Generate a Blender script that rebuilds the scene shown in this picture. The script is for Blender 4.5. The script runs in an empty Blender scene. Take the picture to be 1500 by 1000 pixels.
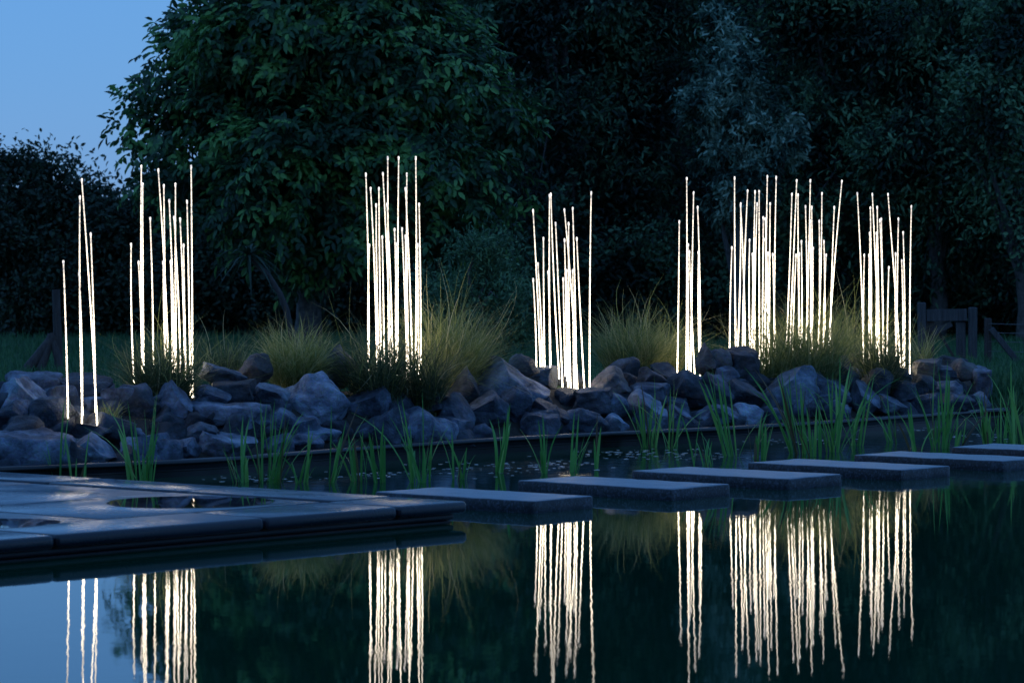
import bpy, bmesh, math, random
import numpy as np
from mathutils import Vector, Matrix, noise

SC = bpy.context.scene
COL = SC.collection
RAD = math.radians

# ------------------------------------------------------------------ camera
FPX = 4800.0                     # focal length in photo pixels (photo 1500 x 1000)
CAM_H = 1.6
YH = 385.0                       # horizon row of the photo at its middle
cam_d = bpy.data.cameras.new('camera')
cam = bpy.data.objects.new('camera', cam_d)
COL.objects.link(cam)
cam_d.sensor_width = 36.0
cam_d.lens = 36.0 * FPX / 1500.0
cam_d.clip_start = 0.5
cam_d.clip_end = 2000
cam.location = (0, 0, CAM_H)
PITCH = math.atan((500 - YH) / FPX)
ROLL = RAD(0.3)
cam.matrix_world = (Matrix.Translation((0, 0, CAM_H)) @ Matrix.Rotation(RAD(90) - PITCH, 4, 'X')
                    @ Matrix.Rotation(-ROLL, 4, 'Z'))
cam_d.dof.use_dof = True
cam_d.dof.focus_distance = 29.0
cam_d.dof.aperture_fstop = 5.0
SC.camera = cam
CM = cam.matrix_world.to_3x3()

# ------------------------------------------------------------------ sky, light, exposure
world = bpy.data.worlds.new('World')
SC.world = world
world.use_nodes = True
wn = world.node_tree
bg = wn.nodes['Background']
sky = wn.nodes.new('ShaderNodeTexSky')
sky.sky_type = 'NISHITA'
sky.sun_disc = False
sky.sun_elevation = RAD(8)
sky.sun_rotation = RAD(180)
sky.air_density = 1.0
sky.dust_density = 0.2
sky.ozone_density = 6.0
tint = wn.nodes.new('ShaderNodeMix')
tint.data_type = 'RGBA'
tint.blend_type = 'MULTIPLY'
tint.inputs[0].default_value = 1.0
tint.inputs[7].default_value = (1.1, 0.93, 0.86, 1)      # cold white balance of the blue hour
wn.links.new(sky.outputs[0], tint.inputs[6])
veil = wn.nodes.new('ShaderNodeMix')                       # thin even cloud veil
veil.data_type = 'RGBA'
veil.inputs[0].default_value = 0.62
veil.inputs[7].default_value = (1.0, 2.75, 6.7, 1)
wn.links.new(tint.outputs[2], veil.inputs[6])
wn.links.new(veil.outputs[2], bg.inputs[0])
bg.inputs[1].default_value = 0.132

sun_d = bpy.data.lights.new('sun', 'SUN')
sun_d.energy = 0.05
sun_d.angle = RAD(40)
sun_d.color = (0.30, 0.62, 1.0)
sun = bpy.data.objects.new('sun', sun_d)
COL.objects.link(sun)
sun.rotation_euler = (RAD(82), 0, 0)

vs = SC.view_settings
vs.view_transform = 'Standard'
vs.look = 'None'
vs.exposure = 0.0
vs.gamma = 1.0
vs.use_curve_mapping = False
SC.render.engine = 'CYCLES'
SC.cycles.max_bounces = 6
SC.cycles.diffuse_bounces = 2
SC.cycles.glossy_bounces = 3
SC.cycles.transmission_bounces = 3
SC.cycles.sample_clamp_indirect = 4.0

# ------------------------------------------------------------------ helpers
def ray(u, v):
    d = CM @ Vector(((u - 750) / FPX, (500 - v) / FPX, -1.0))
    return d

def at_z(u, v, z):
    d = ray(u, v)
    t = (z - CAM_H) / d.z
    return Vector((d.x * t, d.y * t, z))

def at_y(u, v, y):
    d = ray(u, v)
    t = y / d.y
    return Vector((d.x * t, y, CAM_H + d.z * t))

def link(o, parent=None):
    COL.objects.link(o)
    if parent is not None:
        o.parent = parent
    return o

def tag(o, label=None, cat=None, group=None, kind=None):
    if label: o['label'] = label
    if cat: o['category'] = cat
    if group: o['group'] = group
    if kind: o['kind'] = kind
    return o

def empty(name, loc=(0, 0, 0)):
    o = bpy.data.objects.new(name, None)
    o.empty_display_size = 0.1
    o.location = loc
    return link(o)

def mesh_obj(name, verts, faces, mat, parent=None, smooth=False):
    me = bpy.data.meshes.new(name)
    me.from_pydata([tuple(v) for v in verts], [], faces)
    me.materials.append(mat)
    if smooth:
        me.shade_smooth()
    me.update()
    return link(bpy.data.objects.new(name, me), parent)

def np_mesh(name, verts, quads, mat, parent=None, smooth=False):
    """verts (N,3), quads (M,4) numpy"""
    me = bpy.data.meshes.new(name)
    n, m = len(verts), len(quads)
    k = quads.shape[1]
    me.vertices.add(n)
    me.vertices.foreach_set('co', np.asarray(verts, dtype=np.float32).ravel())
    me.loops.add(m * k)
    me.loops.foreach_set('vertex_index', np.asarray(quads, dtype=np.int32).ravel())
    me.polygons.add(m)
    me.polygons.foreach_set('loop_start', np.arange(0, m * k, k, dtype=np.int32))
    me.update(calc_edges=True)
    me.materials.append(mat)
    if smooth:
        me.shade_smooth()
    return link(bpy.data.objects.new(name, me), parent)

def bm_obj(name, bm, mat, parent=None, smooth=None):
    me = bpy.data.meshes.new(name)
    bm.to_mesh(me)
    bm.free()
    me.materials.append(mat)
    if smooth is not None:
        me.shade_smooth()
        me.set_sharp_from_angle(angle=RAD(smooth))
    return link(bpy.data.objects.new(name, me), parent)

def tube(bm, pts, radii, sides=8, cap=True):
    rings = []
    n = len(pts)
    for i, p in enumerate(pts):
        p = Vector(p)
        a = Vector(pts[max(i - 1, 0)]); b = Vector(pts[min(i + 1, n - 1)])
        d = (b - a).normalized()
        s = d.cross(Vector((0, 1, 0.13))).normalized()
        t = d.cross(s).normalized()
        rings.append([bm.verts.new(p + (s * math.cos(2 * math.pi * k / sides) + t * math.sin(2 * math.pi * k / sides)) * radii[i])
                      for k in range(sides)])
    for i in range(n - 1):
        for k in range(sides):
            bm.faces.new((rings[i][k], rings[i][(k + 1) % sides], rings[i + 1][(k + 1) % sides], rings[i + 1][k]))
    if cap:
        bm.faces.new(rings[0][::-1])
        bm.faces.new(rings[-1])

# ------------------------------------------------------------------ materials
def new_mat(name):
    m = bpy.data.materials.new(name)
    m.use_nodes = True
    nt = m.node_tree
    return m, nt, nt.nodes['Principled BSDF'], nt.nodes, nt.links

def ramp(nodes, stops):
    r = nodes.new('ShaderNodeValToRGB')
    el = r.color_ramp.elements
    el[0].position, el[0].color = stops[0][0], (*stops[0][1], 1)
    el[1].position, el[1].color = stops[-1][0], (*stops[-1][1], 1)
    for p, c in stops[1:-1]:
        e = el.new(p); e.color = (*c, 1)
    return r

def noise_node(nodes, links, scale, detail=4, rough=0.6, coord='Object', src=None):
    t = nodes.new('ShaderNodeTexNoise')
    t.inputs['Scale'].default_value = scale
    t.inputs['Detail'].default_value = detail
    t.inputs['Roughness'].default_value = rough
    if src is None:
        tc = nodes.new('ShaderNodeTexCoord')
        links.new(tc.outputs[coord], t.inputs['Vector'])
    else:
        links.new(src, t.inputs['Vector'])
    return t

def world_pos(nodes):
    return nodes.new('ShaderNodeNewGeometry').outputs['Position']

def mat_rock(name, c0, c1, c2, rough=0.62):
    m, nt, p, N, L = new_mat(name)
    pos = world_pos(N)
    n1 = noise_node(N, L, 5.0, 8, 0.62, src=pos)
    r = ramp(N, [(0.36, c0), (0.50, c1), (0.66, c2)])
    L.new(n1.outputs[0], r.inputs[0])
    n2 = noise_node(N, L, 38.0, 5, 0.7, src=pos)
    mx = N.new('ShaderNodeMix'); mx.data_type = 'RGBA'; mx.blend_type = 'OVERLAY'
    mx.inputs[0].default_value = 0.75
    L.new(r.outputs[0], mx.inputs[6]); L.new(n2.outputs[1], mx.inputs[7])
    hs = N.new('ShaderNodeHueSaturation'); hs.inputs['Saturation'].default_value = 0.7
    L.new(mx.outputs[2], hs.inputs['Color'])
    oi = N.new('ShaderNodeObjectInfo')
    mr = N.new('ShaderNodeMapRange'); mr.inputs[3].default_value = 0.7; mr.inputs[4].default_value = 1.35
    L.new(oi.outputs['Random'], mr.inputs[0]); L.new(mr.outputs[0], hs.inputs['Value'])
    L.new(hs.outputs[0], p.inputs['Base Color'])
    p.inputs['Roughness'].default_value = rough
    b = N.new('ShaderNodeBump'); b.inputs['Strength'].default_value = 1.0; b.inputs['Distance'].default_value = 0.07
    n3 = noise_node(N, L, 9.0, 10, 0.66, src=pos)
    L.new(n3.outputs[0], b.inputs['Height']); L.new(b.outputs[0], p.inputs['Normal'])
    return m

M_ROCK = mat_rock('rock_slate', (0.017, 0.030, 0.056), (0.052, 0.090, 0.158), (0.17, 0.25, 0.38))
M_ROCKL = mat_rock('rock_pale', (0.036, 0.062, 0.108), (0.11, 0.178, 0.285), (0.28, 0.38, 0.51))
M_ROCKD = mat_rock('rock_dark', (0.008, 0.014, 0.024), (0.023, 0.038, 0.062), (0.075, 0.108, 0.16))
M_ROCKB = mat_rock('rock_brown', (0.035, 0.035, 0.04), (0.085, 0.082, 0.09), (0.18, 0.17, 0.18))

def mat_leaf(name, c0, c1, c2, rough=0.45, trans=0.25, spec=0.42, clump=0.0):
    m, nt, p, N, L = new_mat(name)
    g = N.new('ShaderNodeNewGeometry')
    r = ramp(N, [(0.0, c0), (0.6, c1), (1.0, c2)])
    if clump > 0:
        nz = noise_node(N, L, clump, 2, 0.5, src=g.outputs['Position'])
        m1 = N.new('ShaderNodeMapRange'); m1.inputs[1].default_value = 0.36; m1.inputs[2].default_value = 0.64
        m1.inputs[3].default_value = -0.6; m1.inputs[4].default_value = 0.55
        L.new(nz.outputs[0], m1.inputs[0])
        ad = N.new('ShaderNodeMath'); ad.operation = 'ADD'; ad.use_clamp = True
        L.new(g.outputs['Random Per Island'], ad.inputs[0]); L.new(m1.outputs[0], ad.inputs[1])
        L.new(ad.outputs[0], r.inputs[0])
    else:
        L.new(g.outputs['Random Per Island'], r.inputs[0])
    L.new(r.outputs[0], p.inputs['Base Color'])
    p.inputs['Roughness'].default_value = rough
    p.inputs['Specular IOR Level'].default_value = spec
    if trans > 0:
        out = N['Material Output']
        tr = N.new('ShaderNodeBsdfTranslucent')
        ms = N.new('ShaderNodeMixShader'); ms.inputs[0].default_value = trans
        L.new(r.outputs[0], tr.inputs['Color'])
        L.new(p.outputs[0], ms.inputs[1]); L.new(tr.outputs[0], ms.inputs[2])
        L.new(ms.outputs[0], out.inputs['Surface'])
    return m

M_WALNUT = mat_leaf('walnut_leaf', (0.020, 0.060, 0.030), (0.062, 0.155, 0.062), (0.17, 0.38, 0.10), 0.5, clump=1.6)
M_DARKLEAF = mat_leaf('dark_leaf', (0.006, 0.020, 0.013), (0.036, 0.085, 0.05), (0.13, 0.26, 0.13), 0.55, clump=0.85)
M_MIDLEAF = mat_leaf('mid_leaf', (0.007, 0.026, 0.017), (0.052, 0.125, 0.066), (0.18, 0.34, 0.16), 0.55, clump=0.85)
M_SILVER = mat_leaf('silver_leaf', (0.016, 0.045, 0.032), (0.14, 0.26, 0.19), (0.40, 0.56, 0.42), 0.55, clump=2.2)
M_HEDGE = mat_leaf('hedge_leaf', (0.016, 0.034, 0.022), (0.032, 0.06, 0.034), (0.055, 0.095, 0.045), 0.5)
M_CONIFER = mat_leaf('shrub_leaf', (0.04, 0.10, 0.05), (0.09, 0.20, 0.095), (0.17, 0.32, 0.14), 0.6)
M_STRAW = mat_leaf('grass_straw', (0.18, 0.23, 0.06), (0.40, 0.41, 0.13), (0.68, 0.60, 0.32), 0.6, 0.5)
M_TUFT = mat_leaf('grass_green', (0.10, 0.16, 0.055), (0.23, 0.27, 0.09), (0.50, 0.46, 0.22), 0.6, 0.5)
M_TUFTD = mat_leaf('grass_dark', (0.04, 0.085, 0.04), (0.085, 0.13, 0.055), (0.25, 0.24, 0.12), 0.6, 0.35)
M_MEADOW = mat_leaf('meadow_grass', (0.03, 0.10, 0.04), (0.05, 0.16, 0.06), (0.10, 0.22, 0.08), 0.6, 0.3)
M_IRIS = mat_leaf('water_leaf', (0.09, 0.31, 0.07), (0.14, 0.44, 0.10), (0.27, 0.56, 0.14), 0.42, 0.35)
M_IRISB = mat_leaf('water_leaf_brown', (0.10, 0.07, 0.04), (0.14, 0.10, 0.05), (0.18, 0.14, 0.07), 0.55, 0.3)
# one tone per blade object
for mm in (M_IRIS, M_IRISB):
    nt = mm.node_tree
    oi = nt.nodes.new('ShaderNodeObjectInfo')
    rr = [n for n in nt.nodes if n.type == 'VALTORGB'][0]
    nt.links.new(oi.outputs['Random'], rr.inputs[0])

def mat_bark():
    m, nt, p, N, L = new_mat('bark')
    n = noise_node(N, L, 9.0, 6)
    n.inputs['Distortion'].default_value = 0.6
    r = ramp(N, [(0.3, (0.045, 0.042, 0.04)), (0.7, (0.16, 0.15, 0.14))])
    L.new(n.outputs[0], r.inputs[0]); L.new(r.outputs[0], p.inputs['Base Color'])
    p.inputs['Roughness'].default_value = 0.9
    b = N.new('ShaderNodeBump'); b.inputs['Distance'].default_value = 0.03
    L.new(n.outputs[0], b.inputs['Height']); L.new(b.outputs[0], p.inputs['Normal'])
    return m
M_BARK = mat_bark()

def mat_wood(name, c0, c1):
    m, nt, p, N, L = new_mat(name)
    tc = N.new('ShaderNodeTexCoord')
    mp = N.new('ShaderNodeMapping'); mp.inputs['Scale'].default_value = (14, 14, 1.2)
    L.new(tc.outputs['Object'], mp.inputs[0])
    n = noise_node(N, L, 3.0, 6, src=mp.outputs[0])
    r = ramp(N, [(0.3, c0), (0.75, c1)])
    L.new(n.outputs[0], r.inputs[0]); L.new(r.outputs[0], p.inputs['Base Color'])
    p.inputs['Roughness'].default_value = 0.85
    b = N.new('ShaderNodeBump'); b.inputs['Distance'].default_value = 0.01
    L.new(n.outputs[0], b.inputs['Height']); L.new(b.outputs[0], p.inputs['Normal'])
    return m
M_WOODG = mat_wood('weathered_wood', (0.03, 0.031, 0.034), (0.10, 0.102, 0.108))
M_WOODD = mat_wood('dark_wood', (0.03, 0.026, 0.024), (0.09, 0.075, 0.07))

def mat_simple(name, col, rough=0.6, metal=0.0):
    m, nt, p, N, L = new_mat(name)
    n = noise_node(N, L, 20, 4)
    r = ramp(N, [(0.3, tuple(c * 0.75 for c in col)), (0.7, tuple(min(1, c * 1.2) for c in col))])
    L.new(n.outputs[0], r.inputs[0]); L.new(r.outputs[0], p.inputs['Base Color'])
    p.inputs['Roughness'].default_value = rough
    p.inputs['Metallic'].default_value = metal
    return m
M_WIRE = mat_simple('wire', (0.2, 0.2, 0.2), 0.5, 0.8)
M_PLATE = mat_simple('lamp_plate', (0.25, 0.25, 0.25), 0.5, 0.6)

def mat_terrace():
    m, nt, p, N, L = new_mat('wet_bluestone')
    pos = world_pos(N)
    n1 = noise_node(N, L, 1.3, 6, 0.6, src=pos)
    n2 = noise_node(N, L, 60, 4, 0.7, src=pos)
    r = ramp(N, [(0.3, (0.005, 0.007, 0.012)), (0.7, (0.016, 0.022, 0.036))])
    mx = N.new('ShaderNodeMix'); mx.data_type = 'FLOAT'; mx.inputs[0].default_value = 0.35
    L.new(n1.outputs[0], mx.inputs[2]); L.new(n2.outputs[0], mx.inputs[3])
    L.new(mx.outputs[0], r.inputs[0]); L.new(r.outputs[0], p.inputs['Base Color'])
    rr = N.new('ShaderNodeMapRange'); rr.inputs[1].default_value = 0.38; rr.inputs[2].default_value = 0.62
    p.inputs['Sheen Weight'].default_value = 0.3
    p.inputs['Sheen Tint'].default_value = (0.62, 0.84, 1.0, 1)
    p.inputs['Sheen Roughness'].default_value = 0.35
    rr.inputs[3].default_value = 0.07; rr.inputs[4].default_value = 0.42
    p.inputs['IOR'].default_value = 1.5
    L.new(n1.outputs[0], rr.inputs[0]); L.new(rr.outputs[0], p.inputs['Roughness'])
    b = N.new('ShaderNodeBump'); b.inputs['Strength'].default_value = 0.5; b.inputs['Distance'].default_value = 0.002
    L.new(n2.outputs[0], b.inputs['Height']); L.new(b.outputs[0], p.inputs['Normal'])
    return m
M_TERRACE = mat_terrace()

def mat_slab():
    m, nt, p, N, L = new_mat('granite_slab')
    pos = world_pos(N)
    v = N.new('ShaderNodeTexVoronoi'); v.inputs['Scale'].default_value = 75
    L.new(pos, v.inputs['Vector'])
    n2 = noise_node(N, L, 3, 5, 0.6, src=pos)
    mx = N.new('ShaderNodeMix'); mx.data_type = 'FLOAT'; mx.inputs[0].default_value = 0.4
    L.new(v.outputs['Color'], mx.inputs[2]); L.new(n2.outputs[0], mx.inputs[3])
    r = ramp(N, [(0.25, (0.003, 0.004, 0.007)), (0.55, (0.010, 0.014, 0.022)), (0.8, (0.07, 0.085, 0.115))])
    L.new(mx.outputs[0], r.inputs[0]); L.new(r.outputs[0], p.inputs['Base Color'])
    p.inputs['Roughness'].default_value = 0.42
    p.inputs['IOR'].default_value = 1.5
    p.inputs['Sheen Weight'].default_value = 0.75
    p.inputs['Sheen Tint'].default_value = (0.62, 0.84, 1.0, 1)
    p.inputs['Sheen Roughness'].default_value = 0.35
    b = N.new('ShaderNodeBump'); b.inputs['Strength'].default_value = 0.6; b.inputs['Distance'].default_value = 0.006
    L.new(mx.outputs[0], b.inputs['Height']); L.new(b.outputs[0], p.inputs['Normal'])
    return m
M_SLAB = mat_slab()
M_DARKSTONE = mat_simple('dark_wall_stone', (0.012, 0.013, 0.016), 0.5)
M_RIM = mat_simple('black_edging', (0.010, 0.011, 0.014), 0.26)

def mat_soil():
    m, nt, p, N, L = new_mat('soil')
    pos = world_pos(N)
    n = noise_node(N, L, 6, 8, src=pos)
    r = ramp(N, [(0.3, (0.018, 0.015, 0.012)), (0.7, (0.06, 0.05, 0.04))])
    L.new(n.outputs[0], r.inputs[0]); L.new(r.outputs[0], p.inputs['Base Color'])
    p.inputs['Roughness'].default_value = 0.95
    b = N.new('ShaderNodeBump'); b.inputs['Distance'].default_value = 0.05
    L.new(n.outputs[0], b.inputs['Height']); L.new(b.outputs[0], p.inputs['Normal'])
    return m
M_SOIL = mat_soil()

def mat_ground():
    m, nt, p, N, L = new_mat('meadow_ground')
    pos = world_pos(N)
    n = noise_node(N, L, 2.5, 8, src=pos)
    r = ramp(N, [(0.3, (0.022, 0.045, 0.02)), (0.7, (0.05, 0.11, 0.04))])
    L.new(n.outputs[0], r.inputs[0]); L.new(r.outputs[0], p.inputs['Base Color'])
    p.inputs['Roughness'].default_value = 0.95
    b = N.new('ShaderNodeBump'); b.inputs['Distance'].default_value = 0.08
    L.new(n.outputs[0], b.inputs['Height']); L.new(b.outputs[0], p.inputs['Normal'])
    return m
M_GROUND = mat_ground()

def mat_water(name, calm=1.0):
    m, nt, p, N, L = new_mat(name)
    p.inputs['Base Color'].default_value = (0.003, 0.042, 0.022, 1)
    p.inputs['Roughness'].default_value = 0.0
    p.inputs['IOR'].default_value = 1.333
    pos = world_pos(N)
    mp = N.new('ShaderNodeMapping'); mp.inputs['Scale'].default_value = (1.0, 0.55, 1.0)
    L.new(pos, mp.inputs[0])
    n1 = noise_node(N, L, 9.0, 2, 0.5, src=mp.outputs[0])
    n2 = noise_node(N, L, 30.0, 3, 0.6, src=mp.outputs[0])
    add = N.new('ShaderNodeMath'); add.operation = 'MULTIPLY_ADD'; add.inputs[1].default_value = 0.36
    L.new(n2.outputs[0], add.inputs[0]); L.new(n1.outputs[0], add.inputs[2])
    # livelier water in a patch between the stepping stones and the rim
    sx = N.new('ShaderNodeSeparateXYZ'); L.new(pos, sx.inputs[0])
    big = noise_node(N, L, 0.7, 3, 0.5, src=pos)
    mr = N.new('ShaderNodeMapRange'); mr.interpolation_type = 'SMOOTHSTEP'
    mr.inputs[1].default_value = 21.5; mr.inputs[2].default_value = 26.0
    mr.inputs[3].default_value = 1.0; mr.inputs[4].default_value = 14.0
    L.new(sx.outputs[1], mr.inputs[0])
    pr = N.new('ShaderNodeMapRange'); pr.inputs[1].default_value = 0.35; pr.inputs[2].default_value = 0.65
    pr.inputs[3].default_value = 0.6; pr.inputs[4].default_value = 2.0
    L.new(big.outputs[0], pr.inputs[0])
    m0 = N.new('ShaderNodeMath'); m0.operation = 'MULTIPLY'
    L.new(pr.outputs[0], m0.inputs[0]); L.new(mr.outputs[0], m0.inputs[1])
    mm = N.new('ShaderNodeMath'); mm.operation = 'MULTIPLY'
    L.new(add.outputs[0], mm.inputs[0]); L.new(m0.outputs[0], mm.inputs[1])
    b = N.new('ShaderNodeBump'); b.inputs['Strength'].default_value = 1.0
    b.inputs['Distance'].default_value = 0.00018 * calm
    L.new(mm.outputs[0], b.inputs['Height']); L.new(b.outputs[0], p.inputs['Normal'])
    return m
M_WATER = mat_water('pond_water')
M_PUDDLE = mat_simple('puddle_base', (0.01, 0.012, 0.014), 0.02)

def mat_glow(name, lo, hi, col):
    m, nt, p, N, L = new_mat(name)
    tc = N.new('ShaderNodeTexCoord')
    sp = N.new('ShaderNodeSeparateXYZ'); L.new(tc.outputs['Generated'], sp.inputs[0])
    n = noise_node(N, L, 55, 3, 0.7)
    mr = N.new('ShaderNodeMapRange'); mr.inputs[3].default_value = lo; mr.inputs[4].default_value = hi
    pw = N.new('ShaderNodeMath'); pw.operation = 'POWER'; pw.inputs[1].default_value = 0.45
    L.new(sp.outputs[2], pw.inputs[0]); L.new(pw.outputs[0], mr.inputs[0])
    nr = N.new('ShaderNodeMapRange'); nr.inputs[1].default_value = 0.35; nr.inputs[2].default_value = 0.65
    nr.inputs[3].default_value = 0.25; nr.inputs[4].default_value = 1.6
    L.new(n.outputs[0], nr.inputs[0])
    mu = N.new('ShaderNodeMath'); mu.operation = 'MULTIPLY'
    L.new(mr.outputs[0], mu.inputs[0]); L.new(nr.outputs[0], mu.inputs[1])
    p.inputs['Base Color'].default_value = (0.8, 0.8, 0.8, 1)
    p.inputs['Roughness'].default_value = 0.3
    p.inputs['Emission Color'].default_value = (*col, 1)
    L.new(mu.outputs[0], p.inputs['Emission Strength'])
    return m
M_GLOW = mat_glow('glowing_acrylic', 12.0, 1.05, (1.0, 0.84, 0.60))
M_TIP = mat_glow('glowing_tip', 1.4, 1.4, (1.0, 0.90, 0.76))

# ------------------------------------------------------------------ setting: pond rim line
RIM_Z = 0.13
rim_px = [(-260, 696), (0, 683), (150, 678), (300, 671), (400, 663.5), (550, 652), (700, 642), (880, 633), (1057, 625), (1250, 613), (1440, 599)]
rim_pts = [at_z(u, v, RIM_Z) for u, v in rim_px]
RX = np.array([p.x for p in rim_pts]); RY = np.array([p.y for p in rim_pts])
X_END = float(RX[-1]); Y_END = float(RY[-1])

def rim_y(x):
    if x <= RX[0]:
        return float(RY[0]) - (RX[0] - x) * 0.4
    if x >= X_END:
        return Y_END + (x - X_END) * 0.6
    return float(np.interp(x, RX, RY))

def rim_v(u):
    return float(np.interp(u, [p[0] for p in rim_px], [p[1] for p in rim_px]))

def ground_h(x, y):
    if y < 9.0:
        return 0.08 if y < 8.0 else 0.08 - (y - 8.0) * 0.7
    off = y - rim_y(x)
    if x > X_END + 0.15:
        o = off + 0.2
        if o < 0: return max(-0.6, o * 0.5)
        return min(0.26, o * 0.25) + 0.03 * noise.noise(Vector((x, y, 0)))
    if off < 0.03: return -0.6
    base = 0.26 + 0.03 * noise.noise(Vector((x * 0.7, y * 0.7, 0)))
    if off < 2.0: return min(-0.03 + 0.36 * off, 0.5)
    if off < 3.5: return 0.5 + (base - 0.5) * (off - 2.0) / 1.5
    return base

def build_ground():
    xs = np.concatenate([[-900, -300, -100, -40, -20], np.arange(-12, 12.01, 0.2), [20, 40, 100, 300, 900]])
    ys = np.concatenate([[-300, -60, 0, 7.9, 9.0, 15, 19, 21], np.arange(21.5, 44, 0.16), np.arange(44, 66, 1.0), [70, 90, 140, 300, 1200]])
    V = np.array([[x, y, ground_h(x, y)] for y in ys for x in xs])
    nx = len(xs); ny = len(ys)
    i, j = np.meshgrid(np.arange(nx - 1), np.arange(ny - 1))
    a = (j * nx + i).ravel()
    Q = np.stack([a, a + 1, a + nx + 1, a + nx], 1)
    o = np_mesh('ground', V, Q, M_GROUND, smooth=True)
    tag(o, 'grassy ground around and behind the pond', None, kind='structure')
    # soil of the planting bed: a sheet just above the ground
    vs_, fs = [], []
    xs2 = np.arange(-7.5, X_END + 0.1, 0.25)
    offs = [0.04, 0.2, 0.5, 0.9, 1.3, 1.7, 2.1, 2.5, 2.9]
    for x in xs2:
        for of in offs:
            y = rim_y(x) + of
            vs_.append((x, y, ground_h(x, y) + 0.02))
    no = len(offs)
    for k in range(len(xs2) - 1):
        for q in range(no - 1):
            a = k * no + q
            fs.append((a, a + no, a + no + 1, a + 1))
    b = mesh_obj('planting_bed', vs_, fs, M_SOIL, smooth=True)
    tag(b, 'dark soil of the raised planting bed behind the pond edge', None, kind='structure')
    w = np_mesh('pond_water', np.array([[-60, 8.3, 0], [60, 8.3, 0], [60, 60, 0], [-60, 60, 0]], dtype=float),
                np.array([[0, 1, 2, 3]]), M_WATER)
    tag(w, 'dark still pond water reflecting the glowing rods', None, kind='structure')
build_ground()

def build_rim():
    # profile: n = towards the pond, z
    prof = [(-0.05, 0.02), (-0.05, 0.112), (-0.04, 0.126), (-0.015, 0.134), (0.012, 0.132), (0.032, 0.122), (0.04, 0.106), (0.034, 0.092), (0.016, 0.086),
            (0.010, 0.060), (0.016, 0.055), (0.016, 0.045), (0.008, 0.040), (0.004, -0.2), (-0.05, -0.2)]
    line = []
    for k in range(len(rim_pts) - 1):
        for q in range(8):
            line.append(rim_pts[k].lerp(rim_pts[k + 1], q / 8))
    line.append(rim_pts[-1])
    # smooth
    for it in range(6):
        line = [line[0]] + [(line[i - 1] + line[i] * 2 + line[i + 1]) / 4 for i in range(1, len(line) - 1)] + [line[-1]]
    e = line[-1].copy()
    for a in range(1, 8):
        t = a / 7 * RAD(75)
        e = e + Vector((math.cos(t + 0.4), math.sin(t + 0.4), 0)) * 0.16
        line.append(e.copy())
    vs_, fs = [], []
    n = len(prof)
    for i, p in enumerate(line):
        d = (line[min(i + 1, len(line) - 1)] - line[max(i - 1, 0)]); d.z = 0; d.normalize()
        nr = Vector((d.y, -d.x, 0))
        for (a, z) in prof:
            vs_.append((p.x + nr.x * a, p.y + nr.y * a, z))
    for i in range(len(line) - 1):
        for k in range(n):
            a = i * n + k; b = i * n + (k + 1) % n
            fs.append((a, a + n, b + n, b))
    fs.append(tuple(range(n)))
    fs.append(tuple(range((len(line) - 1) * n, len(line) * n))[::-1])
    o = mesh_obj('pond_edging', vs_, fs, M_RIM)
    o.data.shade_smooth(); o.data.set_sharp_from_angle(angle=RAD(50))
    tag(o, 'long black ribbed edging with rounded lip between pond and rock bed', 'pond edging')
build_rim()

# ------------------------------------------------------------------ terrace
TZ = 0.13
TC = at_z(664, 735, TZ)
TB = at_z(0, 790, TZ)
bdir = (TB - TC); bdir.z = 0; bdir.normalize()           # along the near edge, to the lower left
adir = Vector((bdir.y, -bdir.x, 0))
if adir.x > 0: adir = -adir                              # along the back edge, to the upper left

def tpt(b, a, z):
    return Vector((TC.x, TC.y, 0)) + bdir * b + adir * a + Vector((0, 0, z))

def slab_box(name, b0, b1, a0, a1, z0, z1, mat, parent, bev=0.006, seg=1, jitter=0.0, rnd=random):
    bm = bmesh.new()
    dz = rnd.uniform(-jitter, jitter)
    c = [tpt(b0, a0, z0), tpt(b1, a0, z0), tpt(b1, a1, z0), tpt(b0, a1, z0)]
    lo = [bm.verts.new(p) for p in c]
    hi = [bm.verts.new(p + Vector((0, 0, z1 - z0 + dz + rnd.uniform(-jitter, jitter) * 0.5))) for p in c]
    bm.faces.new(lo[::-1]); bm.faces.new(hi)
    for i in range(4):
        bm.faces.new((lo[i], lo[(i + 1) % 4], hi[(i + 1) % 4], hi[i]))
    bmesh.ops.recalc_face_normals(bm, faces=bm.faces)
    bmesh.ops.bevel(bm, geom=bm.edges[:], offset=bev, segments=seg, affect='EDGES', profile=0.5)
    return bm_obj(name, bm, mat, parent, smooth=40)

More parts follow.
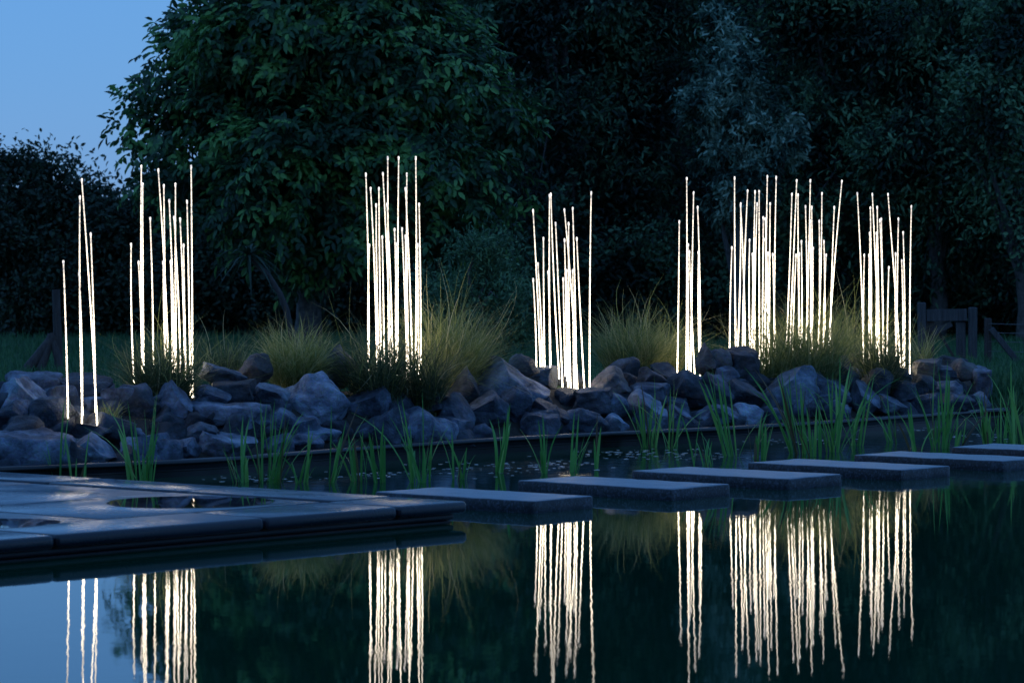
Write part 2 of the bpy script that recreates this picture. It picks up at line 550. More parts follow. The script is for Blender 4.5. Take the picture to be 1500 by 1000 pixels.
def build_terrace():
    rnd = random.Random(3)
    L, W = 9.0, 11.0
    t = empty('terrace', TC)
    t.location = (0, 0, 0)
    tag(t, 'low wet bluestone terrace reaching into the pond', None, kind='structure')
    # wall courses beneath the overhanging coping
    B0 = -0.13
    slab_box('wall_course', B0 + 0.075, L, 0.075, W, -0.3, 0.012, M_DARKSTONE, t, 0.006)
    slab_box('wall_course', B0 + 0.06, L, 0.06, W, 0.016, 0.052, M_DARKSTONE, t, 0.012, 2)
    g = 0.014
    cuts = [B0, 0.48, 1.58, 3.14, 4.3, 5.4, 6.5, 7.6, 9.0]
    for i in range(len(cuts) - 1):
        slab_box('coping_stone', cuts[i] + (g / 2 if i else 0), cuts[i + 1] - g / 2, 0, 0.65 - g, 0.056, TZ, M_TERRACE, t, 0.027, 4, 0.001, rnd)
    a = 0.65
    while a < W - 0.2:                                   # coping along the back edge
        a1 = min(a + 1.4, W)
        slab_box('coping_stone', B0, 0.38, a + g / 2, a1 - g / 2, 0.056, TZ, M_TERRACE, t, 0.02, 3, 0.001, rnd)
        a = a1
    # channel of dark water behind the coping, then the paving
    ga = 0.02
    bc = [0.49, 2.25, 4.05, 5.85, 7.6, 9.0]
    ac = [0.65, 2.05, 3.45, 4.85, 6.25, 7.65, 9.05, 11.0]
    for i in range(len(bc) - 1):
        for j in range(len(ac) - 1):
            slab_box('paving_slab', bc[i] + ga / 2, bc[i + 1] - ga / 2, ac[j] + ga / 2, ac[j + 1] - ga / 2, 0.06, TZ - 0.002, M_TERRACE, t, 0.007, 2, 0.0015, rnd)
    slab_box('joint_bed', 0.3, L, 0.6, W, 0.058, 0.072, M_DARKSTONE, t, 0.003)
    # puddles left by the rain
    for (u, v, rx, ry, nm, lb) in [(278, 735, 0.55, 0.52, 3, 'large round puddle on the terrace mirroring the reeds'),
                                   (-8, 766, 0.36, 0.36, 5, 'puddle on the terrace at the left edge of the picture')]:
        c = at_z(u, v, TZ)
        vs_ = []
        n = 72
        for ring in (1.0, 0.5):
            for k in range(n):
                th = 2 * math.pi * k / n
                q = ring * (1 + 0.12 * noise.noise(Vector((math.cos(th) * 1.5 + nm, math.sin(th) * 1.5, 0))) + 0.04 * noise.noise(Vector((math.cos(th) * 6 + nm, math.sin(th) * 6, 2))))
                vs_.append((c.x + rx * q * math.cos(th), c.y + ry * q * math.sin(th), TZ + (0.0018 if ring == 1.0 else 0.0022)))
        vs_.append((c.x, c.y, TZ + 0.0022))
        fs = [(k, (k + 1) % n, n + (k + 1) % n, n + k) for k in range(n)] + [(n + k, n + (k + 1) % n, 2 * n) for k in range(n)]
        o = mesh_obj('puddle', vs_, fs, M_PUDDLE)
        tag(o, lb, None, kind='structure')
build_terrace()

# ------------------------------------------------------------------ stepping stones
SL_Z = 0.08
near = [(778, 734), (984, 716), (1153, 701), (1319, 688), (1481, 675.5), (1618, 664)]
stone_lab = ['granite stepping stone nearest the terrace corner', 'second granite stepping stone from the terrace',
             'third granite stepping stone from the terrace, in the middle of the row',
             'fourth granite stepping stone from the terrace', 'fifth granite stepping stone from the terrace, cut by right edge',
             'farthest granite stepping stone at the right edge of the picture']
def build_stones():
    rnd = random.Random(8)
    P = [at_z(u, v, SL_Z) for u, v in near]
    # straight, evenly spaced row
    d = (P[3] - P[0]) / 3
    ldir = Vector((-1.094, 0.9, 0)).normalized()
    # long side parallel to the terrace's back edge
    ldir = adir.copy()
    sdir = Vector((ldir.y, -ldir.x, 0))
    if sdir.y < 0: sdir = -sdir
    LEN, WID = 1.42, 0.62
    for i in range(6):
        p = P[i] if i < 4 else P[3] + d * (i - 3)
        t = empty('stepping_stone', (p.x, p.y, 0))
        tag(t, stone_lab[i], 'stepping stone', 'granite stepping stones across the pond')
        for (nm, ins, z0, z1, mat, bev) in (('slab', 0.0, -0.02, SL_Z, M_SLAB, 0.012), ('pedestal', 0.12, -0.5, -0.025, M_DARKSTONE, 0.01)):
            bm = bmesh.new()
            c = []
            for (l, s) in ((ins, ins), (LEN - ins, ins), (LEN - ins, WID - ins), (ins, WID - ins)):
                c.append(ldir * (l + rnd.uniform(-.012, .012)) + sdir * (s + rnd.uniform(-.01, .01)))
            lo = [bm.verts.new(q + Vector((0, 0, z0))) for q in c]
            hi = [bm.verts.new(q + Vector((0, 0, z1 + (rnd.uniform(-.003, .003) if nm == 'slab' else 0)))) for q in c]
            bm.faces.new(lo[::-1]); bm.faces.new(hi)
            for k in range(4):
                bm.faces.new((lo[k], lo[(k + 1) % 4], hi[(k + 1) % 4], hi[k]))
            bmesh.ops.recalc_face_normals(bm, faces=bm.faces)
            bmesh.ops.bevel(bm, geom=bm.edges[:], offset=bev, segments=2, affect='EDGES', profile=0.5)
            if nm == 'slab':                              # chipped, hand-cut edges
                bmesh.ops.subdivide_edges(bm, edges=[e for e in bm.edges if e.calc_length() > 0.2], cuts=18, use_grid_fill=True)
                for v_ in bm.verts:
                    v_.co += Vector((noise.noise(v_.co * 9 + Vector((i, 0, 0))), noise.noise(v_.co * 9 + Vector((0, i, 5))), noise.noise(v_.co * 7 + Vector((0, 3, i))) * 0.6)) * 0.005
            bm_obj(nm, bm, mat, t, smooth=40)
build_stones()

# ------------------------------------------------------------------ rocks
def depth_for(u, v):
    """distance of a thing on the bed seen at photo point (u, v): further up the slope is further back"""
    p = at_z(u, rim_v(u), RIM_Z)
    dy = max(rim_v(u) - v, 0)
    return p.y + 0.16 + dy * 0.0125

def make_rock(seed, shape, sub=4):
    rnd = random.Random(seed)
    bm = bmesh.new()
    bmesh.ops.create_icosphere(bm, subdivisions=sub, radius=1.0)
    planes = []
    for k in range(rnd.randint(9, 13)):
        n = Vector((rnd.gauss(0, 1), rnd.gauss(0, 1), rnd.gauss(0, 0.8))).normalized()
        planes.append((n, rnd.uniform(0.58, 0.88)))
    H = {'dome': [((0.5, -0.6, 0.6), 0.72), ((-0.6, -0.5, 0.55), 0.7), ((0.1, -0.9, -0.2), 0.6)],
         'wl': [((0.55, -0.25, 0.8), 0.30), ((-0.8, -0.5, 0.2), 0.6), ((0, -0.85, -0.3), 0.6)],
         'wr': [((-0.55, -0.25, 0.8), 0.30), ((0.8, -0.5, 0.2), 0.6), ((0, -0.85, -0.3), 0.6)],
         'flat': [((0.05, -0.25, 0.95), 0.42), ((0, -0.9, 0.1), 0.55), ((0, 0, -1), 0.45)],
         'peak': [((0.75, -0.3, 0.6), 0.33), ((-0.75, -0.25, 0.6), 0.36), ((0, -0.9, 0.3), 0.5)],
         'block': [((0.0, -0.3, 0.95), 0.5), ((0.95, -0.2, 0.1), 0.55), ((-0.95, -0.3, 0.1), 0.55), ((0, -0.95, 0.05), 0.5)]}
    for n, d in H[shape]:
        n = (Vector(n) + Vector((rnd.gauss(0, .12), rnd.gauss(0, .12), rnd.gauss(0, .08)))).normalized()
        planes.append((n, d * rnd.uniform(0.9, 1.12)))
    off = Vector((rnd.uniform(-50, 50), rnd.uniform(-50, 50), rnd.uniform(-50, 50)))
    for v in bm.verts:
        c = v.co.copy()
        for n, d in planes:
            q = c.dot(n) - d
            if q > 0: c -= n * q
        c += c.normalized() * (0.16 * noise.noise(c * 1.6 + off) + 0.07 * noise.noise(c * 4.2 + off) + 0.022 * noise.noise(c * 10 + off) - 0.02 * abs(noise.noise(c * 6.5 - off)))
        v.co = c
    xs = [v.co.x for v in bm.verts]; ys = [v.co.y for v in bm.verts]; zs = [v.co.z for v in bm.verts]
    cx, cy, cz = (max(xs) + min(xs)) / 2, (max(ys) + min(ys)) / 2, (max(zs) + min(zs)) / 2
    sx, sy, sz = (max(xs) - min(xs)) / 2, (max(ys) - min(ys)) / 2, (max(zs) - min(zs)) / 2
    for v in bm.verts:
        v.co = Vector(((v.co.x - cx) / sx, (v.co.y - cy) / sy, (v.co.z - cz) / sz))
    me = bpy.data.meshes.new('rock')
    bm.to_mesh(me); bm.free()
    me.shade_smooth()
    me.set_sharp_from_angle(angle=RAD(60))
    return me

MATS = {'s': M_ROCK, 'l': M_ROCKL, 'd': M_ROCKD, 'b': M_ROCKB}
# x0, x1, y0, y1 in the photo, shape, stone, label
ROCKS = [
 (10, 90, 544, 576, 'flat', 's', 'long flat slate rock at the top of the far left pile'),
 (-4, 82, 553, 632, 'wl', 'l', 'big left boulder with a pale slanting top face'),
 (42, 115, 582, 650, 'dome', 'd', 'rounded dark boulder left of the lone glowing rod pair'),
 (-28, 44, 586, 636, 'wr', 's', 'grey rock cut by the left edge of the picture'),
 (-20, 106, 630, 686, 'flat', 's', 'broad low boulder in the bottom left corner of the rock bed'),
 (100, 170, 634, 684, 'peak', 'l', 'pale triangular rock at the pond edge below the leftmost light'),
 (88, 162, 546, 580, 'flat', 'd', 'flat dark rock behind the leftmost light'),
 (168, 232, 562, 624, 'dome', 'd', 'round dark boulder below the left side of the second light'),
 (226, 280, 557, 630, 'peak', 's', 'upright pointed rock below the right side of the second light'),
 (146, 176, 588, 624, 'block', 'b', 'small brownish rock lit by the leftmost light'),
 (186, 214, 627, 648, 'dome', 's', 'small grey rock above the large left water plant'),
 (178, 234, 641, 676, 'flat', 'l', 'pale low rock behind the large left water plant'),
 (230, 292, 641, 674, 'wr', 's', 'grey low rock right of the large left water plant'),
 (108, 168, 620, 644, 'flat', 'd', 'dark flat rock carrying the leftmost light'),
 (296, 362, 531, 566, 'wl', 's', 'slanting slate rock at the left foot of the small lit grass'),
 (314, 372, 557, 594, 'block', 'd', 'dark rock under the slanting slate rock'),
 (364, 422, 562, 596, 'wl', 'l', 'light rock directly under the small lit grass'),
 (286, 396, 586, 632, 'flat', 's', 'long grey boulder left of the great dome boulder'),
 (416, 512, 546, 628, 'dome', 'l', 'great dome shaped boulder right of the small lit grass'),
 (506, 570, 565, 610, 'wr', 's', 'rock rising to a point at its right, under the dark grass'),
 (508, 594, 594, 660, 'wr', 's', 'big smooth slab like boulder below the third light'),
 (430, 496, 623, 648, 'flat', 'l', 'flat pale rock under the great dome boulder'),
 (416, 472, 635, 664, 'dome', 's', 'low grey rock at the edging below the great dome boulder'),
 (284, 372, 631, 676, 'wl', 'l', 'pale blue grey rock behind the bushy water plant'),
 (388, 432, 598, 628, 'peak', 's', 'small peaked rock between the long and the dome boulder'),
 (352, 398, 518, 562, 'dome', 'b', 'pale brown rock beside the small lit grass, left'),
 (462, 522, 506, 564, 'dome', 'b', 'brown rock behind the great dome boulder'),
 (286, 336, 564, 594, 'wl', 's', 'small slanting rock right of the pointed upright rock'),
 (270, 320, 618, 656, 'dome', 'd', 'shadowy rock left of the bushy water plant'),
 (570, 666, 597, 650, 'dome', 'l', 'large pale boulder at the edging below the third light'),
 (564, 602, 570, 608, 'peak', 's', 'small angular rock at the foot of the third light'),
 (594, 650, 575, 600, 'block', 'd', 'flat dark plank like rock under the big lit grass'),
 (642, 694, 576, 642, 'wl', 's', 'leaning oblong rock right of the large pale boulder'),
 (658, 702, 537, 594, 'peak', 'd', 'dark upright rock right of the big lit grass'),
 (680, 744, 572, 628, 'wr', 's', 'hollow faced rock below the broad peaked boulder'),
 (694, 800, 525, 592, 'peak', 'l', 'broad peaked boulder left of the fourth light'),
 (734, 778, 566, 620, 'dome', 's', 'rounded rock under the right of the broad peaked boulder'),
 (744, 788, 519, 556, 'dome', 'b', 'pinkish brown rock behind the broad peaked boulder'),
 (706, 738, 521, 548, 'dome', 'b', 'small brown rock at the right foot of the big lit grass'),
 (778, 834, 584, 636, 'wl', 'd', 'dark slanting rock just below the fourth light'),
 (764, 818, 603, 640, 'flat', 's', 'low grey rock at the edging left of the fourth light'),
 (688, 722, 620, 650, 'dome', 's', 'small rock at the edging below the hollow faced rock'),
 (838, 896, 568, 606, 'block', 'd', 'dark block of rock right of the foot of the fourth light'),
 (890, 920, 576, 612, 'dome', 's', 'small rock on the right of the dark block'),
 (868, 922, 537, 588, 'peak', 'b', 'brownish pointed rock at the left foot of the middle lit grass'),
 (916, 980, 572, 634, 'wl', 'l', 'pale slanting boulder below the middle lit grass'),
 (924, 980, 561, 594, 'block', 's', 'grey block on top of the pale slanting boulder'),
 (930, 986, 538, 574, 'wl', 'd', 'dark rock in front of the middle lit grass'),
 (976, 1042, 543, 598, 'dome', 'd', 'large dark rock at the foot of the slim fifth light'),
 (826, 890, 598, 638, 'dome', 's', 'wide grey rock at the edging below the dark block'),
 (886, 920, 605, 634, 'wl', 'l', 'small pale rock at the edging beside the wide grey rock'),
 (1020, 1048, 503, 546, 'peak', 'b', 'narrow upright rock right behind the slim fifth light'),
 (1034, 1070, 511, 544, 'dome', 'b', 'orange stained brown rock right of the slim fifth light'),
 (1060, 1112, 508, 562, 'block', 'd', 'tall blackish rock at the left foot of the sixth light'),
 (1048, 1082, 537, 560, 'flat', 's', 'small flat rock under the orange stained rock'),
 (1026, 1072, 546, 602, 'wl', 's', 'sloping rock right of the large dark rock'),
 (1056, 1120, 556, 602, 'wl', 'd', 'broad dark rock below the tall blackish rock'),
 (1020, 1080, 592, 626, 'dome', 's', 'low rock at the edging below the slim fifth light'),
 (1070, 1116, 590, 626, 'dome', 'l', 'pale low rock at the edging below the sixth light'),
 (974, 1018, 592, 630, 'wl', 's', 'grey rock at the edging under the large dark rock'),
 (1114, 1196, 538, 602, 'wr', 'l', 'widest boulder of the right half, below the seventh light'),
 (1180, 1244, 540, 596, 'wl', 'l', 'pale slanting rock leaning on the right of the widest boulder'),
 (1208, 1256, 519, 574, 'wl', 'd', 'dark steep rock in front of the right hand grass'),
 (1174, 1206, 578, 610, 'peak', 'd', 'small dark rock below the widest boulder'),
 (1202, 1244, 586, 618, 'dome', 's', 'small grey rock at the edging below the widest boulder'),
 (1246, 1288, 558, 614, 'wl', 's', 'sloping grey rock right of the widest boulder'),
 (1108, 1148, 594, 624, 'dome', 's', 'small rock at the edging left of the widest boulder'),
 (1276, 1330, 577, 614, 'wl', 'l', 'pale rock at the edging below the last light'),
 (1296, 1334, 538, 564, 'dome', 'd', 'dark rock at the foot of the last light'),
 (1338, 1378, 526, 554, 'block', 'b', 'brown topped rock in front of the gate, left'),
 (1364, 1400, 535, 558, 'flat', 's', 'small flat rock in front of the gate'),
 (1392, 1430, 525, 556, 'dome', 'b', 'pinkish round rock in front of the right gate post'),
 (1420, 1452, 536, 582, 'block', 's', 'upright rock at the right end of the bed'),
 (1332, 1370, 549, 582, 'dome', 'd', 'round dark rock right of the last light'),
 (1362, 1408, 558, 584, 'flat', 's', 'flat grey rock in the middle of the right end pile'),
 (1304, 1338, 557, 592, 'dome', 'd', 'dark rock below the foot of the last light'),
 (1326, 1374, 577, 612, 'block', 's', 'square grey rock at the edging near the right end'),
 (1366, 1424, 575, 608, 'dome', 'd', 'dark low rock at the edging of the right end pile'),
 (1414, 1450, 574, 606, 'wr', 's', 'last rock at the right end of the edging'),
 (1262, 1306, 540, 584, 'dome', 'd', 'shadowed rock under the right hand grass'),
 (1088, 1126, 545, 572, 'dome', 'd', 'small shadowed rock under the sixth light'),
]
BIG = []
def build_rocks():
    for i, (x0, x1, y0, y1, sh, mt, lb) in enumerate(ROCKS):
        rnd = random.Random(100 + i)
        uc, vc = (x0 + x1) / 2, (y0 + y1) / 2
        y = depth_for(uc, vc)
        c = at_y(uc, vc, y)
        k = FPX / y
        w = (x1 - x0) / k / 2 * 1.13
        h = (y1 - y0) / k / 2 * 1.14
        dpt = max(w, h) * rnd.uniform(0.75, 0.95)
        me = make_rock(500 + i, sh, 4 if (x1 - x0) > 45 else 3)
        me.materials.append(MATS[mt])
        o = link(bpy.data.objects.new('rock', me))
        o.location = c - Vector((0, 0, h * 0.06))
        o.scale = (w, dpt, h)
        o.rotation_euler = (rnd.uniform(-.05, .05), rnd.uniform(-.06, .06), rnd.uniform(-.12, .12))
        tag(o, lb, 'rock', 'rocks piled on the planting bed')
        BIG.append((o.location.copy(), lb, w))
    # small stones wedged in the gaps and at the back of the pile
    base = []
    for s in range(5):
        me = make_rock(900 + s, ['dome', 'block', 'wl', 'flat', 'peak'][s], 3)
        me.materials.append([M_ROCKD, M_ROCK, M_ROCKD, M_ROCK, M_ROCKD][s])
        base.append(me)
    rnd = random.Random(77)
    for k in range(170):
        u = rnd.uniform(-20, 1440)
        of = rnd.choice([0.2, 0.35, 0.6, 0.9, 1.2, 1.5]) + rnd.uniform(-.08, .08)
        yr = at_z(u, rim_v(u), RIM_Z).y
        y = yr + of
        x = (u - 750) / FPX * y
        w = rnd.uniform(0.09, 0.21)
        o = link(bpy.data.objects.new('small_rock', rnd.choice(base)))
        o.location = (x, y + 0.12, ground_h(x, y) + w * 0.35)
        o.scale = (w, w * rnd.uniform(0.7, 1.0), w * rnd.uniform(0.55, 0.9))
        o.rotation_euler = (rnd.uniform(-.3, .3), rnd.uniform(-.3, .3), rnd.uniform(0, 6.28))
        near_r = min(BIG, key=lambda q: (q[0] - o.location).length_squared)
        side = 'left of' if o.location.x < near_r[0].x - near_r[2] * 0.4 else 'right of' if o.location.x > near_r[0].x + near_r[2] * 0.4 else 'against'
        txt = ('small stone %s the ' % side) + near_r[1]
        if len(txt.split()) > 16: txt = 'small stone %s the ' % side + ' '.join(near_r[1].split(' ')[:11]).rstrip(',')
        tag(o, txt, 'rock', 'small filler stones of the bed')
build_rocks()

# ------------------------------------------------------------------ glowing reed lights
# (tip x, tip y, foot x) in the photo; foot row, distance
LIGHTS = [
 ('leftmost reed light, five glowing white rods standing alone among the rocks', 25.1, 624,
  [(93, 387, 99, 590), (120, 267, 142, 623), (117, 292, 122, 623), (133, 346, 140, 622), (116, 404, 119, 623)]),
 ('second reed light from the left, sixteen glowing rods rising from dark grass', 26.8, 566,
  [(192, 361, 197, 561), (203, 387, 207, 562), (207, 247, 209, 0), (209, 273, 211, 0), (220, 323, 224, 558), (232, 252, 247, 0), (240, 275, 242, 0),
   (248, 297, 256, 0), (257, 273, 258, 0), (255, 321, 264, 0), (264, 324, 271, 570), (274, 298, 279, 572), (280, 247, 282, 572), (269, 362, 273, 0),
   (239, 387, 244, 0), (250, 386, 252, 0)]),
 ('third reed light, dense glowing rods left of the biggest lit grass', 28.3, 560,
  [(536, 258, 540, 0), (543, 279, 552, 0), (555, 279, 559, 0), (551, 303, 557, 0), (561, 257, 573, 0), (568, 234, 570, 0), (567, 302, 575, 0), (584, 234, 583, 0),
   (596, 258, 600, 0), (594, 279, 604, 0), (609, 234, 608, 0), (614, 302, 616, 0), (541, 362, 541, 0), (560, 350, 563, 0), (578, 339, 580, 0),
   (581, 360, 582, 0), (589, 338, 597, 0), (594, 349, 596, 0), (612, 361, 614, 0)]),
 ('fourth reed light, glowing rods with bare bright feet on rocks near the middle', 29.5, 588,
  [(781, 311, 793, 572), (807, 287, 822, 588), (805, 289, 807, 582), (796, 352, 799, 585), (788, 389, 795, 572), (781, 412, 785, 558), (803, 401, 807, 583),
   (814, 330, 825, 589), (827, 310, 846, 578), (833, 330, 837, 589), (839, 308, 844, 580), (827, 354, 831, 590), (845, 352, 856, 568), (866, 285, 864, 568),
   (825, 411, 829, 590), (830, 399, 832, 590), (839, 399, 841, 586)]),
 ('fifth reed light, the slim group of seven glowing rods right of the middle grass', 31.0, 550,
  [(995, 327, 992, 544), (1006, 264, 1005, 546), (1016, 285, 1012, 548), (1022, 306, 1025, 554), (1008, 361, 1009, 547), (1010, 371, 1018, 551), (1023, 372, 1026, 554)]),
 ('sixth reed light, crowded glowing rods behind the tall blackish rock', 31.9, 560,
  [(1076, 263, 1078, 515), (1085, 301, 1080, 515), (1095, 282, 1088, 515), (1072, 365, 1069, 515), (1106, 283, 1101, 540), (1112, 283, 1113, 0), (1109, 301, 1106, 545),
   (1098, 354, 1100, 535), (1102, 375, 1104, 542), (1106, 354, 1108, 0), (1124, 261, 1120, 0), (1128, 301, 1126, 0), (1118, 321, 1116, 0), (1121, 323, 1124, 0),
   (1119, 353, 1118, 0), (1137, 262, 1134, 555), (1132, 375, 1136, 555), (1125, 373, 1127, 0), (1085, 303, 1091, 515)]),
 ('seventh reed light, glowing rods rising out of the right hand grass, one leaning right', 31.8, 548,
  [(1160, 287, 1150, 0), (1163, 366, 1158, 0), (1166, 376, 1161, 0), (1167, 267, 1156, 0), (1169, 288, 1174, 0), (1171, 374, 1170, 0), (1174, 356, 1174, 0), (1180, 305, 1183, 0),
   (1187, 267, 1179, 0), (1189, 306, 1187, 0), (1187, 326, 1186, 0), (1191, 366, 1189, 0), (1200, 326, 1198, 0), (1204, 286, 1196, 0), (1207, 356, 1207, 0),
   (1210, 376, 1206, 0), (1222, 306, 1216, 0), (1233, 268, 1212, 0)]),
 ('rightmost reed light, fanned glowing rods in front of the wooden gate', 32.5, 546,
  [(1256, 286, 1265, 0), (1266, 376, 1266, 0), (1275, 307, 1276, 0), (1278, 287, 1290, 0), (1285, 306, 1288, 0), (1291, 323, 1295, 0), (1289, 325, 1293, 0),
   (1274, 344, 1275, 0), (1284, 344, 1286, 0), (1273, 376, 1273, 0), (1284, 395, 1283, 0), (1301, 287, 1320, 545), (1316, 323, 1313, 540), (1323, 343, 1324, 547),
   (1312, 374, 1314, 545), (1321, 384, 1322, 547), (1302, 394, 1300, 540), (1335, 305, 1333, 557)]),
]
def build_lights():
    rnd = random.Random(21)
    for lb, dist, foot, rods in LIGHTS:
        us = [r[2] for r in rods]
        base = at_y(sum(us) / len(us), foot, dist)
        t = empty('reed_light', base)
        tag(t, lb, 'lamp', 'reed lights standing in the rock bed')
        M0 = Matrix.Translation(-base)
        for (tx, ty, bx, by) in rods:
            by = by or foot
            y = dist + rnd.uniform(-0.16, 0.16)
            a = at_y(bx, by, y)
            b = at_y(tx, ty, y + rnd.uniform(-0.05, 0.05))
            d = (b - a)
            a = a - d.normalized() * 0.12
            n = 10
            mid = Vector((rnd.uniform(-.012, .012), rnd.uniform(-.012, .012), 0))
            pts, rad = [], []
            for k in range(n + 1):
                f = k / n
                pts.append(a + (b - a) * f + mid * 4 * f * (1 - f) - base)
                rad.append(0.0058 - 0.0012 * f)
            bm = bmesh.new()
            tube(bm, pts, rad, 8)
            rod = bm_obj('rod', bm, M_GLOW, t, smooth=60)
            bm = bmesh.new()
            tip = b - base
            u = d.normalized()
            tube(bm, [tip - u * 0.006, tip + u * 0.006, tip + u * 0.022, tip + u * 0.03], [0.0048, 0.0072, 0.0078, 0.0045], 8)
            bm_obj('tip', bm, M_TIP, rod, smooth=50)
        # foot plate sunk between the stones
        w = (max(us) - min(us)) / (FPX / dist) / 2 + 0.05
        bm = bmesh.new()
        bmesh.ops.create_cone(bm, cap_ends=True, segments=28, radius1=1, radius2=0.97, depth=0.03)
        for v in bm.verts:
            v.co.x *= w; v.co.y *= 0.24; v.co.z -= 0.10
        bm_obj('foot_plate', bm, M_PLATE, t, smooth=40)
build_lights()

# ------------------------------------------------------------------ blades (vectorised ribbons)
def ribbons(n, base, yaw, length, lean, droop, width, segs, rng, taper=0.75, curl=0.0):
    """base (n,3); returns verts, quads"""
    t = np.linspace(0, 1, segs + 1)[None, :]
    cu = rng.normal(0, 1, n)[:, None] * curl
    ya = yaw[:, None] + cu * t ** 1.5
    dx, dy = np.cos(ya), np.sin(ya)
    L = length[:, None]
    hor = L * (lean[:, None] * t + droop[:, None] * t ** 2.4)
    ver = L * (t * np.sqrt(np.clip(1 - lean[:, None] ** 2, 0.1, 1)) - 0.62 * droop[:, None] * t ** 2.6)
    ph = rng.uniform(0, 6.28, n)[:, None]
    wob = L * curl * 0.035 * np.sin(ph + t * 5.0) * t
    cx = base[:, 0:1] + dx * hor + wob
    cy = base[:, 1:2] + dy * hor
    cz = base[:, 2:3] + ver
    fy = yaw + rng.uniform(0.9, 2.2, n)
    sx, sy = np.cos(fy)[:, None], np.sin(fy)[:, None]
    w = width[:, None] * 0.5 * (1 - taper * t ** 1.6) * (1 - 0.9 * (t > 0.99))
    a = np.stack([cx - sx * w, cy - sy * w, cz], 2)
    b = np.stack([cx + sx * w, cy + sy * w, cz], 2)
    V = np.stack([a, b], 2).reshape(-1, 3)          # n, segs+1, 2
    s1 = segs + 1
    i = np.arange(n)[:, None] * s1 * 2
    k = np.arange(segs)[None, :] * 2
    q = (i + k).ravel()
    Q = np.stack([q, q + 1, q + 3, q + 2], 1)
    return V, Q

def grass_clump(label, u, foot_v, dist, width_px, height_px, mat, n, seed, plume=0.15, lean_bias=0.0, group='ornamental grasses in the rock bed'):
    rng = np.random.default_rng(seed)
    k = FPX / dist
    c = at_y(u, foot_v, dist)
    H = height_px / k
    R = width_px / k / 2
    t = empty('grass_clump', c)
    tag(t, label, 'ornamental grass', group)
    for part, cnt, lw, hmul, dr, m in (('blades', n, 0.0085, 1.0, 1.0, mat), ('seed_stems', int(n * plume), 0.009, 1.28, 0.95, M_STRAW)):
        r = np.sqrt(rng.uniform(0, 1, cnt)) * R * 0.45
        th = rng.uniform(0, 2 * np.pi, cnt)
        base = np.stack([r * np.cos(th), r * np.sin(th) * 0.8, np.full(cnt, -0.08)], 1)
        yaw = th + rng.normal(0, 1.1, cnt)
        rel = r / (R * 0.42 + 1e-6)
        length = H * hmul * np.clip(rng.normal(0.82, 0.24, cnt), 0.3, 1.35) + 0.08
        lean = np.clip(0.03 + 0.38 * rel * rng.uniform(0.2, 1.0, cnt) + lean_bias * np.cos(yaw), 0.0, 0.7)
        droop = np.clip(rng.gamma(1.6, 0.26, cnt), 0, 1.3) * dr
        width = lw * rng.uniform(0.6, 1.3, cnt)
        V, Q = ribbons(cnt, base, yaw, length, lean, droop, width, 8, rng, curl=0.9)
        o = np_mesh(part, V, Q, m, t)
        o['kind'] = 'stuff'
    return t

CL = [
 ('dark grass at the foot of the second reed light', 238, 592, 26.3, 150, 105, M_TUFTD, 1100, 1, .12),
 ('small rounded lit grass between the second and third reed light', 432, 572, 27.4, 105, 92, M_STRAW, 1500, 2, .2),
 ('dark upright grass in front of the third reed light', 552, 594, 27.6, 120, 118, M_TUFTD, 1100, 3, .12),
 ('biggest lit straw coloured grass right of the third reed light', 656, 585, 28.9, 118, 128, M_STRAW, 1800, 4, .3),
 ('dark green grass tuft between third reed light and the biggest grass', 622, 596, 27.8, 75, 115, M_TUFTD, 550, 5, .1),
 ('broad lit grass between the fourth and fifth reed light', 925, 560, 31.0, 125, 100, M_TUFT, 1500, 6, .2),
 ('straw coloured grass close beside the slim fifth reed light', 977, 556, 31.6, 48, 90, M_STRAW, 450, 7, .3),
 ('grass around the feet of the sixth reed light', 1132, 588, 31.2, 80, 130, M_TUFT, 700, 8, .2),
 ('lit grass around the feet of the seventh reed light', 1190, 580, 31.3, 120, 125, M_TUFT, 1300, 9, .2),
 ('bushy grass between the seventh and the rightmost reed light', 1240, 578, 32.6, 85, 122, M_TUFT, 1000, 10, .25),
 ('dark grass in front of the rightmost reed light', 1288, 580, 31.9, 80, 110, M_TUFTD, 900, 11, .12),
 ('low dark grass left of the small lit grass', 330, 560, 28.5, 90, 70, M_TUFTD, 500, 12, .2),
 ('tiny dry grass tuft beside the leftmost reed light', 161, 624, 25.2, 34, 34, M_STRAW, 160, 13, .1),
 ('reddish dry grass right of the rightmost reed light', 1350, 540, 33.2, 34, 62, M_STRAW, 90, 14, .3),
]
for a in CL:
    grass_clump(a[0], a[1], a[2], a[3], a[4], a[5], a[6], a[7], a[8], a[9])

# ------------------------------------------------------------------ water plants: every blade a part
def blade_mesh(seed, lean, droop, wid):
    rng = np.random.default_rng(seed)
    V, F = [], []
    segs = 7
    for k in range(segs + 1):
        f = k / segs
        w = wid * (0.75 + 0.5 * f) * (1 - f ** 3) * 0.5 + 0.0006
        x = lean * f + droop * f ** 2.5
        z = f * math.sqrt(1 - min(lean, .7) ** 2) - 0.55 * droop * f ** 3
        V += [(x, -w, z), (x - w * 0.45, 0, z + 0.002), (x, w, z)]
    for k in range(segs):
        a = k * 3
        F += [(a, a + 1, a + 4, a + 3), (a + 1, a + 2, a + 5, a + 4)]
    me = bpy.data.meshes.new('blade')
    me.from_pydata(V, [], F)
    me.shade_smooth()
    return me
BLADES = [blade_mesh(s, l, d, w) for s, (l, d, w) in enumerate([(0.03, 0.02, 0.045), (0.08, 0.05, 0.05), (0.14, 0.03, 0.042), (0.2, 0.1, 0.045),
                                                               (0.3, 0.12, 0.05), (0.1, 0.22, 0.045), (0.38, 0.3, 0.045), (0.05, -0.04, 0.04)])]
for me in BLADES: me.materials.append(M_IRIS)
BLADESB = []
